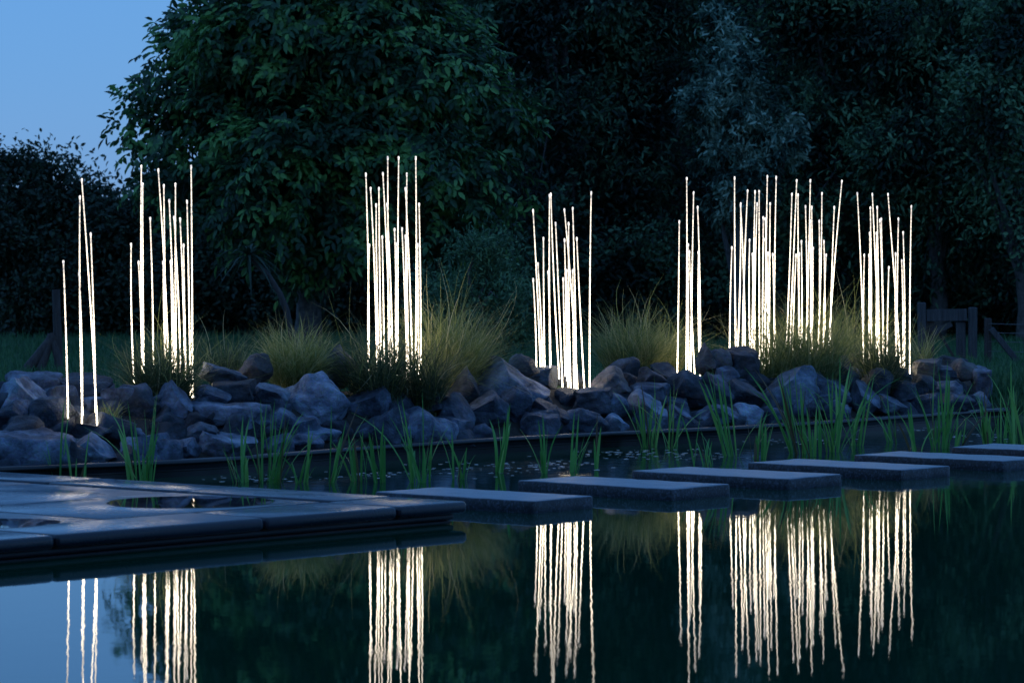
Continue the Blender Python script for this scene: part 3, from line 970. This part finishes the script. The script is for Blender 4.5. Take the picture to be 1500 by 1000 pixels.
for me in BLADES[:5]:
    m2 = me.copy(); m2.materials.clear(); m2.materials.append(M_IRISB); BLADESB.append(m2)

# foot x, foot y, height, spread (photo px), blades, general lean to the right, label
WP = [
 (84, 706, 112, 14, 4, -.05, 'sparse water plant at the far left behind the terrace'),
 (116, 708, 72, 22, 5, 0, 'short water plant second from the left behind the terrace'),
 (206, 712, 122, 44, 18, .02, 'large leafy water plant behind the left of the terrace'),
 (352, 706, 95, 20, 8, -.12, 'water plant with blades leaning left at the end of the bushy one'),
 (396, 707, 112, 34, 20, .04, 'bushy water plant behind the round puddle'),
 (440, 706, 74, 18, 7, .05, 'low water plant right of the bushy one'),
 (486, 706, 108, 10, 6, .2, 'slim water plant leaning right, below the great dome boulder'),
 (528, 705, 72, 22, 7, -.08, 'short water plant right of the slim leaning one'),
 (556, 706, 88, 18, 8, -.14, 'water plant whose blades lean left below the third light'),
 (616, 706, 116, 28, 15, -.02, 'tall fan shaped water plant before the large pale boulder'),
 (674, 702, 68, 20, 9, .0, 'short dense water plant below the leaning oblong rock'),
 (732, 692, 92, 10, 8, .12, 'forked water plant below the rounded rock'),
 (800, 693, 76, 10, 6, .0, 'thin water plant below the dark slanting rock'),
 (840, 690, 78, 12, 6, .08, 'thin leaning water plant right of the fourth light'),
 (873, 686, 76, 3, 3, .02, 'single pair of straight blades in the middle of the pond'),
 (950, 655, 88, 20, 12, -.03, 'dense water plant below the pale slanting boulder'),
 (984, 656, 84, 16, 9, .08, 'water plant with crossed blades by the large dark rock'),
 (1017, 684, 78, 3, 2, .0, 'lone straight blades left of the fourth stepping stone'),
 (1038, 682, 52, 16, 6, .0, 'small water plant at the corner of the fourth stepping stone'),
 (1070, 668, 122, 22, 10, -.16, 'tall water plant leaning left below the broad dark rock'),
 (1110, 672, 66, 24, 11, .08, 'leafy water plant behind the fourth stepping stone'),
 (1168, 664, 132, 24, 15, -.14, 'tall dense water plant in front of the widest boulder'),
 (1194, 668, 78, 22, 10, .0, 'low water plant behind the fifth stepping stone'),
 (1222, 662, 124, 22, 13, .02, 'tall upright water plant right of the widest boulder'),
 (1254, 652, 104, 16, 11, .03, 'water plant with dense foot below the sloping grey rock'),
 (1308, 648, 74, 14, 9, -.08, 'water plant below the last light'),
 (1342, 660, 66, 14, 6, -.12, 'thin water plant at the start of the farthest stones'),
 (1378, 656, 112, 22, 16, .06, 'vigorous water plant in front of the right end pile'),
 (1404, 654, 62, 14, 5, .3, 'water plant with two pale blades bending far to the right'),
 (1446, 650, 84, 18, 12, -.04, 'tall water plant at the right end of the edging'),
 (1468, 640, 70, 22, 11, .03, 'dense water plant beyond the end of the edging'),
 (1494, 650, 104, 22, 14, -.02, 'tallest water plant at the right border of the picture'),
]
def build_water_plants():
    rnd = random.Random(5)
    for (u, v, h, sp, n, ln, lb) in WP:
        c = at_z(u, v, 0)
        k = FPX / c.y
        t = empty('water_plant', c)
        tag(t, lb, 'water plant', 'water plants in the pond')
        H = h / k
        for q in range(int(n * 1.25)):
            br = rnd.random() < 0.09
            me = rnd.choice(BLADESB if br else (BLADES if n > 5 else BLADES[:4]))
            o = link(bpy.data.objects.new('blade', me), t)
            f = rnd.uniform(-1, 1)
            o.location = (f * sp / k * 0.5, rnd.uniform(-.10, .10), -0.03)
            s = H * (1.0 if q == 0 else rnd.uniform(0.35, 1.08)) * 1.1 + 0.03
            o.scale = (s, 0.36 + 0.36 * rnd.random(), s)
            side = 1 if (f * 0.8 + ln * 4 + rnd.gauss(0, .5)) > 0 else -1
            yaw = (0 if side > 0 else math.pi) + rnd.gauss(0, 0.8)
            o.rotation_euler = (0, ln * rnd.uniform(0.3, 1.2), 0)
            R = Matrix.Rotation(ln * rnd.uniform(0.3, 1.2), 4, 'Y') @ Matrix.Rotation(yaw, 4, 'Z')
            o.rotation_euler = R.to_euler()
build_water_plants()

# pale flecks that paint the white ripple glints on the livelier water
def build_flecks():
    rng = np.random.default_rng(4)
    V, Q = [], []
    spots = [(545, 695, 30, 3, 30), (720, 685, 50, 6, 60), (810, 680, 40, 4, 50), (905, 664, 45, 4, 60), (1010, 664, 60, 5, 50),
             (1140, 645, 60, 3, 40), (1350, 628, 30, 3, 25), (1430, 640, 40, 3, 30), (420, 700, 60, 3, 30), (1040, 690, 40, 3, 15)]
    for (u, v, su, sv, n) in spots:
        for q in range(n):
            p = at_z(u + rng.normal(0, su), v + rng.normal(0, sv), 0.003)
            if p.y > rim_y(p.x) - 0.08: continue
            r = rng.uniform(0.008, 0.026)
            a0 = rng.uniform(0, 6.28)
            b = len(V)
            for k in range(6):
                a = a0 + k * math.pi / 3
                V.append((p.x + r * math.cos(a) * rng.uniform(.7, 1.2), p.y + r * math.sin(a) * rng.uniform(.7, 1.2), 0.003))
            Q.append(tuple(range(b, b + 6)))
    o = mesh_obj('glint_flecks', V, Q, mat_simple('pale_glint', (0.8, 0.8, 0.78), 0.5))
    tag(o, 'pale flecks painted in as ripple glints on the pond', 'painted glint', kind='stuff')
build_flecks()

# ------------------------------------------------------------------ foliage (vectorised leaves)
def leaves(cen, axis, nrm, length, width, fold=0.25):
    """pointed six-cornered leaves folded on the midrib: two quads each"""
    axis = axis / np.linalg.norm(axis, axis=1, keepdims=True)
    side = np.cross(nrm, axis)
    side /= (np.linalg.norm(side, axis=1, keepdims=True) + 1e-9)
    up = np.cross(axis, side)
    L = length[:, None]; W = width[:, None] * 0.5
    b = cen
    tip = cen + axis * L - up * L * 0.12
    l1 = cen + axis * L * 0.32 + side * W + up * W * fold
    l2 = cen + axis * L * 0.68 + side * W * 0.86 + up * W * fold * 0.6
    r1 = cen + axis * L * 0.32 - side * W + up * W * fold
    r2 = cen + axis * L * 0.68 - side * W * 0.86 + up * W * fold * 0.6
    V = np.stack([b, l1, l2, tip, r2, r1], 1).reshape(-1, 3)
    i = np.arange(len(cen)) * 6
    Q = np.concatenate([np.stack([i, i + 1, i + 2, i + 3], 1), np.stack([i, i + 3, i + 4, i + 5], 1)])
    return V, Q

def unit(rng, n):
    v = rng.normal(0, 1, (n, 3))
    return v / np.linalg.norm(v, axis=1, keepdims=True)

def lobe_points(rng, lobes, n, inner=0.45):
    lob = np.array(lobes, dtype=float)
    vol = lob[:, 3] * lob[:, 4] * lob[:, 5]
    idx = rng.choice(len(lob), n, p=vol ** 0.75 / (vol ** 0.75).sum())
    d = unit(rng, n)
    r = inner + (1.04 - inner) * rng.uniform(0, 1, n) ** 0.6
    p = lob[idx, :3] + d * lob[idx, 3:6] * r[:, None]
    return p, d, idx

def tree(name, label, cat, base, lobes, n_clump, per, leaf_len, leaf_w, mat, seed, sigma=0.22, droop=0.35, trunk_r=0.16,
         limbs=14, group='trees behind the pond', compound=False, inner=0.45, trunk_lean=0.0, trunk_top=None, sub_rate=0.035, flat=0.7, ext_rate=0.22):
    rng = np.random.default_rng(seed)
    rnd = random.Random(seed)
    t = empty(name, base)
    tag(t, label, cat, group)
    # boughs: small lobes spread over the big ones, a few reaching beyond the outline
    lob0 = np.array(lobes, dtype=float)
    big = (lob0[:, 3] * lob0[:, 4] * lob0[:, 5]) ** (1 / 3)
    ns = max(int(n_clump * sub_rate), 14)
    sp, sd, si = lobe_points(rng, lobes, ns, 0.62)
    ext = np.where(rng.uniform(0, 1, ns) < ext_rate, rng.uniform(0.0, 0.16, ns), 0)
    sp = sp + sd * lob0[si, 3:6] * ext[:, None]
    sr = np.clip(big[si], 0.3, 1.4) * rng.uniform(0.22, 0.48, ns)
    subs = np.concatenate([sp, (sr * 1.15)[:, None], (sr * 1.15)[:, None], (sr * flat)[:, None]], 1)
    n1 = int(n_clump * 0.85)
    c1, o1, i1 = lobe_points(rng, subs, n1, 0.35)
    o1 = o1 * 0.9 + sd[i1] * 0.3
    c2, o2, i2 = lobe_points(rng, lobes, n_clump - n1, inner * 0.6)
    cl, out = np.concatenate([c1, c2]), np.concatenate([o1, o2])
    keep = cl[:, 2] > 0.12
    cl, out = cl[keep], out[keep]
    n_clump = len(cl)
    if compound:
        # twigs carry several feather-like leaves of seven leaflets
        C, A, Nn, LL, WW = [], [], [], [], []
        nl = per
        tw = np.repeat(np.arange(n_clump), nl)
        d = out[tw] * 0.7 + unit(rng, len(tw)) * 0.9 + np.array([0, 0, -0.25])
        d /= np.linalg.norm(d, axis=1, keepdims=True)
        st = cl[tw] + unit(rng, len(tw)) * 0.08
        rl = rng.uniform(0.28, 0.46, len(tw))
        nn = unit(rng, len(tw)) * 0.5 + out[tw] * 0.6 + np.array([0, 0, 0.7])
        side = np.cross(nn, d); side /= np.linalg.norm(side, axis=1, keepdims=True)
        for f, s in ((0.35, 1), (0.35, -1), (0.62, 1), (0.62, -1), (0.86, 1), (0.86, -1), (1.0, 0)):
            p = st + d * (rl * f)[:, None] + np.array([0, 0, -1.0]) * (0.18 * rl * f * f)[:, None]
            ax = (d * (0.55 if s else 1) + side * s * 0.85 + np.array([0, 0, -droop]) + rng.normal(0, .14, (len(tw), 3)))
            C.append(p); A.append(ax); Nn.append(nn + rng.normal(0, .25, (len(tw), 3)))
            LL.append(leaf_len * rng.uniform(0.5, 1.3, len(tw)) * (1.15 if s == 0 else 1)); WW.append(leaf_w * rng.uniform(0.8, 1.15, len(tw)))
        V, Q = leaves(np.concatenate(C), np.concatenate(A), np.concatenate(Nn), np.concatenate(LL), np.concatenate(WW))
    else:
        tw = np.repeat(np.arange(n_clump), per)
        n = len(tw)
        sz = sigma * rng.uniform(0.5, 1.3, n_clump)[tw]
        c = cl[tw] + rng.normal(0, 1, (n, 3)) * sz[:, None]
        ax = out[tw] * 0.6 + unit(rng, n) * 0.9 + np.array([0, 0, -droop])
        nn = unit(rng, n) * 0.55 + out[tw] * 1.0 + np.array([0, 0, 0.35])
        V, Q = leaves(c, ax, nn, leaf_len * rng.uniform(0.6, 1.25, n), leaf_w * rng.uniform(0.7, 1.2, n))
    o = np_mesh('crown', V, Q, mat, t)
    o['kind'] = 'stuff'
    # trunk and limbs
    bm = bmesh.new()
    lob = np.array(lobes)
    top = lob[:, 2].max() if trunk_top is None else trunk_top
    cxy = lob[:, :2].mean(0)
    pts, rad = [], []
    for k in range(9):
        f = k / 8
        pts.append(Vector((cxy[0] * f + trunk_lean * f * (1 - f) + 0.06 * math.sin(k * 1.7 + seed), cxy[1] * f + 0.06 * math.cos(k * 2.1 + seed), -0.1 + top * f)))
        rad.append(trunk_r * (1.25 if k == 0 else 1.0) * (1 - 0.85 * f))
    tube(bm, pts, rad, 8)
    for q in range(limbs):
        e = Vector(cl[rnd.randrange(n_clump)])
        f = rnd.uniform(0.15, 0.75)
        i = f * 8
        s = pts[int(i)].lerp(pts[min(int(i) + 1, 8)], i - int(i))
        r0 = trunk_r * (1 - 0.85 * f) * 0.55
        mid = s.lerp(e, 0.5) + Vector((rnd.uniform(-.15, .15), rnd.uniform(-.15, .15), rnd.uniform(0.0, 0.25)))
        tube(bm, [s, s.lerp(mid, .5), mid, mid.lerp(e, .6), e], [r0, r0 * .8, r0 * .55, r0 * .32, r0 * .12], 5)
    bm_obj('trunk', bm, M_BARK, t, smooth=60)
    return t

def loc(u, dist, z=0.2):
    p = at_y(u, 500, dist)
    return Vector((p.x, dist, z))

def px_lobes(base, dist, L):
    """lobes given as photo x, photo y, rx px, ry px, depth offset (m), depth radius (m) -> local metres"""
    k = FPX / dist
    out = []
    for (u, v, rx, ry, dy, rd) in L:
        p = at_y(u, v, dist)
        out.append((p.x - base.x, dy, p.z - base.z, rx / k, rd, ry / k))
    return out

# the walnut tree
D = 50.0
b = loc(455, D)
tree('walnut_tree', 'big leafy walnut tree at the left with drooping large leaves', 'tree', b,
     px_lobes(b, D, [(470, 60, 190, 130, 0, 1.9), (350, 90, 95, 100, -.2, 1.2), (290, 190, 95, 80, -.5, 1.0), (260, 130, 60, 50, -.2, .7), (232, 245, 45, 32, -.3, .5),
                     (225, 95, 34, 26, 0, .4), (222, 185, 42, 30, 0, .4), (560, 180, 130, 140, -.6, 1.5), (680, 250, 85, 110, -.3, 1.2), (640, 110, 70, 80, 0, .9), (430, 260, 160, 110, -1.0, 1.3),
                     (330, 290, 85, 55, -.4, .9), (560, 320, 120, 60, -.8, 1.1), (710, 340, 60, 60, -.2, .8), (500, -90, 150, 90, 0, 1.6), (365, 20, 48, 50, 0, .7), (420, 335, 80, 38, -.5, .8)]),
     2600, 5, 0.15, 0.07, M_WALNUT, 11, droop=0.45, trunk_r=0.22, limbs=40, compound=True, inner=0.3, trunk_top=5.2, sub_rate=0.055)

# trees of the dark wood on the right
def wood_tree(label, u, dist, lobes, mat, seed, n=900, per=34, ll=0.12, lw=0.045, sigma=0.26, droop=0.3, name='tree', tr=0.16, inner=0.3, flat=0.7):
    b = loc(u, dist)
    return tree(name, label, 'tree', b, px_lobes(b, dist, lobes), n, per, ll, lw, mat, seed, sigma, droop, tr, 16, inner=inner, flat=flat)

wood_tree('silvery willow with pale blue green drooping foliage in the dark wood', 1085, 54,
          [(1070, 75, 34, 40, 0, .5), (1050, 115, 40, 38, 0, .5), (1100, 130, 42, 45, -.2, .5), (1040, 170, 40, 38, -.2, .5), (1090, 195, 55, 42, -.2, .6), (1135, 185, 28, 34, 0, .4), (1120, 225, 42, 34, 0, .4), (1045, 225, 34, 28, 0, .4), (1062, 40, 22, 28, 0, .3), (1080, 265, 55, 36, 0, .5)],
          M_SILVER, 21, 620, 36, 0.14, 0.04, 0.10, 0.6, name='willow_tree', inner=0.25, flat=1.0)
wood_tree('dark dense tree right behind the walnut tree', 830, 57,
          [(800, 60, 130, 110, 0, 1.4), (880, 170, 110, 120, 0, 1.2), (780, 220, 90, 120, 0, 1.2), (900, -40, 130, 100, 0, 1.3), (850, 330, 110, 100, 0, 1.2), (740, 0, 70, 90, 0, 1.0)],
          M_DARKLEAF, 22, 1300, 34, 0.14, 0.05, 0.24, 0.45)
wood_tree('dark tree between the dense tree and the silvery willow', 960, 58,
          [(960, 90, 90, 110, 0, 1.2), (980, 240, 90, 110, 0, 1.1), (1000, -30, 120, 90, 0, 1.3), (960, 370, 100, 90, 0, 1.1)],
          M_DARKLEAF, 23, 1000, 34, 0.12, 0.045, 0.24, 0.3)
wood_tree('greenish tree right of the silvery willow', 1235, 56,
          [(1220, 60, 90, 70, 0, 1.1), (1280, 150, 90, 90, -.2, 1.1), (1200, 180, 70, 90, 0, 1.0), (1250, -30, 120, 80, 0, 1.2), (1230, 300, 110, 90, 0, 1.1), (1240, 235, 40, 40, -.6, .5)],
          M_MIDLEAF, 24, 1100, 34, 0.13, 0.05, 0.24, 0.35)
wood_tree('tree with pale hanging twigs at the top right', 1370, 55,
          [(1360, 40, 90, 70, -.2, 1.0), (1400, 120, 90, 80, 0, 1.1), (1330, -40, 100, 70, 0, 1.1), (1350, 230, 90, 90, 0, 1.0), (1420, 260, 90, 90, -.2, 1.0), (1390, 360, 110, 80, 0, 1.1)],
          M_MIDLEAF, 25, 1200, 34, 0.14, 0.045, 0.22, 0.6)
wood_tree('dark green tree at the right border', 1500, 53,
          [(1490, 80, 80, 90, 0, 1.0), (1510, 200, 90, 100, 0, 1.1), (1480, 310, 80, 80, 0, 1.0), (1500, -40, 100, 90, 0, 1.2), (1540, 330, 90, 100, 0, 1.0)],
          M_MIDLEAF, 26, 1100, 34, 0.12, 0.05, 0.22, 0.3)
wood_tree('dark tree behind the silvery willow', 1110, 61,
          [(1100, 60, 120, 110, 0, 1.4), (1120, 220, 130, 120, 0, 1.4), (1100, -80, 120, 90, 0, 1.4), (1110, 370, 130, 100, 0, 1.3)],
          M_DARKLEAF, 27, 1100, 36, 0.14, 0.055, 0.28, 0.3)
wood_tree('dark tree seen right of the walnut crown at the top', 700, 60,
          [(680, 60, 90, 110, 0, 1.3), (720, 220, 110, 120, 0, 1.3), (720, -60, 100, 80, 0, 1.3), (690, 370, 120, 100, 0, 1.3)],
          M_DARKLEAF, 28, 900, 36, 0.14, 0.05, 0.28, 0.4)

# shrubs
def shrub(label, u, dist, lobes, mat, seed, n, per, ll, lw, sigma, droop=0.0, name='shrub', group='shrubs behind the pond', inner=0.2):
    b = loc(u, dist)
    return tree(name, label, 'shrub', b, px_lobes(b, dist, lobes), n, per, ll, lw, mat, seed, sigma, droop, 0.06, 8, group=group, inner=inner, ext_rate=0.0)

shrub('fine leaved rounded shrub behind the biggest lit grass', 700, 40,
      [(690, 420, 70, 75, 0, .6), (735, 440, 52, 60, 0, .5), (650, 450, 45, 60, 0, .5), (680, 365, 38, 30, 0, .3), (700, 500, 80, 50, 0, .6)],
      M_CONIFER, 31, 520, 34, 0.075, 0.022, 0.09, -0.3)
HS = [('tall hedge shrub at the left border against the sky', 20, [(10, 270, 60, 45, 0, 1.0), (0, 360, 80, 90, 0, 1.0), (60, 420, 80, 90, 0, 1.0)]),
      ('hedge shrub with an uneven top left of the leftmost reed light', 95, [(90, 275, 52, 40, 0, .9), (110, 370, 80, 90, 0, 1.0), (130, 440, 70, 70, 0, 1.0)]),
      ('hedge shrub below the left tip of the walnut tree', 170, [(165, 310, 50, 50, 0, .9), (190, 390, 80, 90, 0, 1.0), (180, 450, 80, 70, 0, 1.0)]),
      ('dark hedge shrub under the walnut crown', 260, [(260, 360, 80, 80, 0, .9), (280, 440, 80, 80, 0, .9)]),
      ('dark hedge shrub behind the leaning palm like plant', 360, [(370, 380, 90, 80, 0, .9), (350, 450, 90, 80, 0, .9)]),
      ('dark hedge shrub under the middle of the walnut crown', 480, [(480, 380, 90, 80, 0, .9), (470, 450, 90, 80, 0, .9)]),
      ('dark hedge shrub left behind the third reed light', 590, [(590, 380, 90, 80, 0, .9), (590, 450, 90, 80, 0, .9)])]
for i, (lb, u, L) in enumerate(HS):
    shrub(lb, u, 62, L, M_HEDGE, 40 + i, 620, 30, 0.12, 0.06, 0.2, 0.1, name='hedge_shrub', group='hedge shrubs along the meadow')
for i, u in enumerate((800, 920, 1050, 1180, 1300, 1410, 1510)):
    lb = ['dark undergrowth shrub behind the fourth reed light', 'dark undergrowth shrub behind the middle lit grass', 'dark undergrowth shrub behind the fifth reed light',
          'dark undergrowth shrub behind the seventh reed light', 'dark undergrowth shrub behind the rightmost reed light', 'dark undergrowth shrub behind the gate',
          'dark undergrowth shrub behind the fence post at the right border'][i]
    shrub(lb, u, 56, [(u, 400, 90, 70, 0, .8), (u + 10, 460, 90, 70, 0, .8)], M_DARKLEAF, 60 + i, 420, 30, 0.12, 0.055, 0.22, 0.1, name='undergrowth_shrub', group='undergrowth below the wood')

# far wood that closes the view behind the trees
def far_wood():
    rng = np.random.default_rng(99)
    n = 52000
    u = rng.uniform(560, 1800, n)
    y = rng.uniform(66, 74, n)
    x = (u - 750) / FPX * y
    z = rng.uniform(0, 1, n) ** 0.9 * (8.6 + 1.2 * np.sin(u * 0.013))
    n2 = 22000
    u2 = rng.uniform(-250, 640, n2); y2 = rng.uniform(66, 72, n2)
    x = np.concatenate([x, (u2 - 750) / FPX * y2]); y = np.concatenate([y, y2])
    z = np.concatenate([z, rng.uniform(0, 2.9, n2) + 0.3 * np.sin(u2 * 0.03)])
    c = np.stack([x, y, z], 1)
    V, Q = leaves(c, unit(rng, len(c)) + np.array([0, 0, -.3]), unit(rng, len(c)) + np.array([0, -.6, .3]), rng.uniform(.22, .42, len(c)), rng.uniform(.14, .26, len(c)))
    o = np_mesh('far_wood', V, Q, M_DARKLEAF)
    tag(o, 'far dark wood closing the view behind the trees', 'wood', kind='stuff')
far_wood()

# unseen belt of trees added to keep low sky off camera-facing faces
def shade_belt():
    rng = np.random.default_rng(98)
    n = 42000
    x = rng.uniform(-42, 42, n)
    y = rng.uniform(-9, -5, n) - 0.004 * x * x
    z = rng.uniform(0, 1, n) ** 0.85 * (10.5 + 1.5 * np.sin(x * 0.5) + np.sin(x * 1.3))
    c = np.stack([x, y, z], 1)
    V, Q = leaves(c, unit(rng, n) + np.array([0, 0, -.3]), unit(rng, n) + np.array([0, .6, .3]), rng.uniform(.3, .6, n), rng.uniform(.2, .4, n))
    o = np_mesh('shade_belt', V, Q, M_DARKLEAF)
    tag(o, 'unseen dark belt of trees added behind the viewpoint for shade', 'wood', kind='stuff')
shade_belt()

# ------------------------------------------------------------------ palm-like plant under the walnut
def palm():
    d = 44.0
    rnd = random.Random(6)
    p0 = at_y(424, 540, d); p0.z = 0.22
    t = empty('cordyline', p0)
    tag(t, 'leaning palm like plant with strap leaves under the walnut tree', 'shrub')
    pts = [at_y(u, v, d) - p0 for u, v in ((424, 545), (426, 515), (425, 485), (420, 455), (410, 430), (396, 408), (378, 388), (364, 374))]
    bm = bmesh.new()
    tube(bm, pts, [0.06, 0.05, 0.045, 0.042, 0.04, 0.038, 0.036, 0.03], 8)
    bm_obj('stem', bm, M_WOODD, t, smooth=60)
    head = pts[-1]
    rng = np.random.default_rng(3)
    n = 40
    for q in range(n):
        yaw = rng.uniform(0, 2 * math.pi); el = rng.uniform(-0.5, 1.2)
        L = rng.uniform(0.35, 0.62)
        V, F = [], []
        for k in range(8):
            f = k / 7
            r = L * f * math.cos(el)
            z = L * f * math.sin(el) - 0.55 * L * f ** 2.2
            w = 0.022 * (1 - f ** 2) + 0.002
            c = head + Vector((r * math.cos(yaw), r * math.sin(yaw), z))
            s = Vector((-math.sin(yaw), math.cos(yaw), 0)) * w
            V += [c - s, c + s]
        F = [(2 * k, 2 * k + 1, 2 * k + 3, 2 * k + 2) for k in range(7)]
        mesh_obj('leaf', V, F, M_HEDGE, t)
palm()

# ------------------------------------------------------------------ meadow grass
def meadow():
    rng = np.random.default_rng(12)
    n = 70000
    y = 33.0 + 27 * rng.uniform(0, 1, n) ** 1.5
    u = rng.uniform(-60, 1560, n)
    x = (u - 750) / FPX * y
    ok = np.array([(yy - rim_y(xx)) > (3.0 if xx < X_END + .1 else 0.5) for xx, yy in zip(x, y)])
    x, y = x[ok], y[ok]
    # the bank right of the bed
    n2 = 9000
    x2 = rng.uniform(X_END + 0.25, X_END + 2.2, n2); y2 = rng.uniform(Y_END + 0.2, Y_END + 3.4, n2)
    ok2 = np.array([(yy - rim_y(xx)) > 0.0 for xx, yy in zip(x2, y2)])
    x = np.concatenate([x, x2[ok2]]); y = np.concatenate([y, y2[ok2]])
    z = np.array([ground_h(a, b) for a, b in zip(x, y)]) - 0.02
    n = len(x)
    V, Q = ribbons(n, np.stack([x, y, z], 1), rng.uniform(0, 6.28, n), rng.uniform(0.08, 0.24, n), rng.uniform(0, .4, n), rng.uniform(0, .4, n), rng.uniform(.008, .018, n), 3, rng)
    o = np_mesh('meadow_grass', V, Q, M_MEADOW)
    tag(o, 'green meadow grass behind the rock bed', 'grass', kind='stuff')
meadow()

# ------------------------------------------------------------------ gate, fence, log brace
def bar(name, a, b, wx, wy, mat, parent):
    """squared timber from a to b (local)"""
    a = Vector(a); b = Vector(b)
    d = (b - a).normalized()
    s = d.cross(Vector((0, 1, 0)))
    if s.length < 1e-3: s = Vector((1, 0, 0))
    s.normalize()
    t = d.cross(s).normalized()
    bm = bmesh.new()
    lo = [bm.verts.new(a + s * i * wx / 2 + t * j * wy / 2) for i, j in ((-1, -1), (1, -1), (1, 1), (-1, 1))]
    hi = [bm.verts.new(b + s * i * wx / 2 + t * j * wy / 2) for i, j in ((-1, -1), (1, -1), (1, 1), (-1, 1))]
    bm.faces.new(lo[::-1]); bm.faces.new(hi)
    for k in range(4):
        bm.faces.new((lo[k], lo[(k + 1) % 4], hi[(k + 1) % 4], hi[k]))
    bmesh.ops.recalc_face_normals(bm, faces=bm.faces)
    bmesh.ops.bevel(bm, geom=bm.edges[:], offset=min(wx, wy) * 0.1, segments=1, affect='EDGES')
    return bm_obj(name, bm, mat, parent)

def gate():
    d = 41.5
    k = FPX / d
    def P(u, v, dy=0.0):
        p = at_y(u, v, d); p.y += dy
        return p
    o1 = P(1350, 550); o1.z = 0.2
    t = empty('gate_post', o1); tag(t, 'grey timber gate post at the hinge side, left of the wooden gate', 'post', 'gate posts')
    bar('post', P(1351, 552) - o1, P(1350, 443) - o1, 0.10, 0.10, M_WOODG, t)
    o2 = P(1425, 550); o2.z = 0.2
    t = empty('gate_post', o2); tag(t, 'pale grey timber gate post at the latch side, right of the wooden gate', 'post', 'gate posts')
    bar('post', P(1424.5, 552) - o2, P(1425, 450) - o2, 0.105, 0.10, M_WOODG, t)
    o3 = P(1388, 545); o3.z = 0.25
    t = empty('gate', o3); tag(t, 'low wooden gate with a wide top rail and crossing braces', 'gate')
    bar('top_rail', P(1357, 462, -.02) - o3, P(1416, 461, -.02) - o3, 0.15, 0.035, M_WOODG, t)
    bar('stile', P(1363, 548, .03) - o3, P(1363, 454, .03) - o3, 0.10, 0.04, M_WOODD, t)
    bar('stile', P(1408, 548, .03) - o3, P(1408, 472, .03) - o3, 0.12, 0.04, M_WOODG, t)
    bar('brace', P(1366, 488, .0) - o3, P(1394, 474, .0) - o3, 0.07, 0.03, M_WOODG, t)
    bar('brace', P(1376, 486, .06) - o3, P(1402, 530, .06) - o3, 0.035, 0.03, M_WOODD, t)
    bar('bottom_rail', P(1357, 545, -.02) - o3, P(1416, 545, -.02) - o3, 0.10, 0.035, M_WOODD, t)
    # fence beyond the gate
    o4 = P(1447, 545); o4.z = 0.2
    t = empty('fence_post', o4); tag(t, 'dark fence post with a slanting brace right of the gate', 'post')
    bar('post', P(1447, 552) - o4, P(1447, 466) - o4, 0.085, 0.085, M_WOODD, t)
    bar('brace', P(1450, 481, -.08) - o4, P(1506, 550, -.08) - o4, 0.075, 0.075, M_WOODG, t)
    for i, v in enumerate((474, 487, 500, 514)):
        a = P(1447, v, -.05); b_ = P(1600, v + 1.5, -.05)
        bm = bmesh.new(); tube(bm, [a, (a + b_) / 2 - Vector((0, 0, .01)), b_], [0.004] * 3, 5)
        o = bm_obj('fence_wire', bm, M_WIRE)
        tag(o, ['topmost', 'second', 'third', 'lowest'][i] + ' fence wire running right from the dark fence post', 'wire', 'fence wires')
gate()

def log_brace():
    d = 40.0
    o = at_y(80, 545, d); o.z = 0.2
    t = empty('brace_post', o)
    tag(t, 'dark fence post propped by two slanting logs behind the leftmost rocks', 'post')
    for nm, a, b_, r in (('post', (86, 552), (82, 424), 0.055), ('prop', (36, 548), (80, 492), 0.07), ('prop', (58, 550), (76, 490), 0.06), ('prop', (92, 552), (76, 488), 0.05)):
        p, q = at_y(*a, d), at_y(*b_, d)
        if nm == 'prop': p.y -= 0.12
        bm = bmesh.new()
        tube(bm, [p - o, p.lerp(q, .35) - o + Vector((.006, 0, .004)), p.lerp(q, .7) - o, q - o], [r, r * .97, r * .93, r * .9], 9)
        bm_obj(nm, bm, M_WOODD, t, smooth=50)
log_brace()
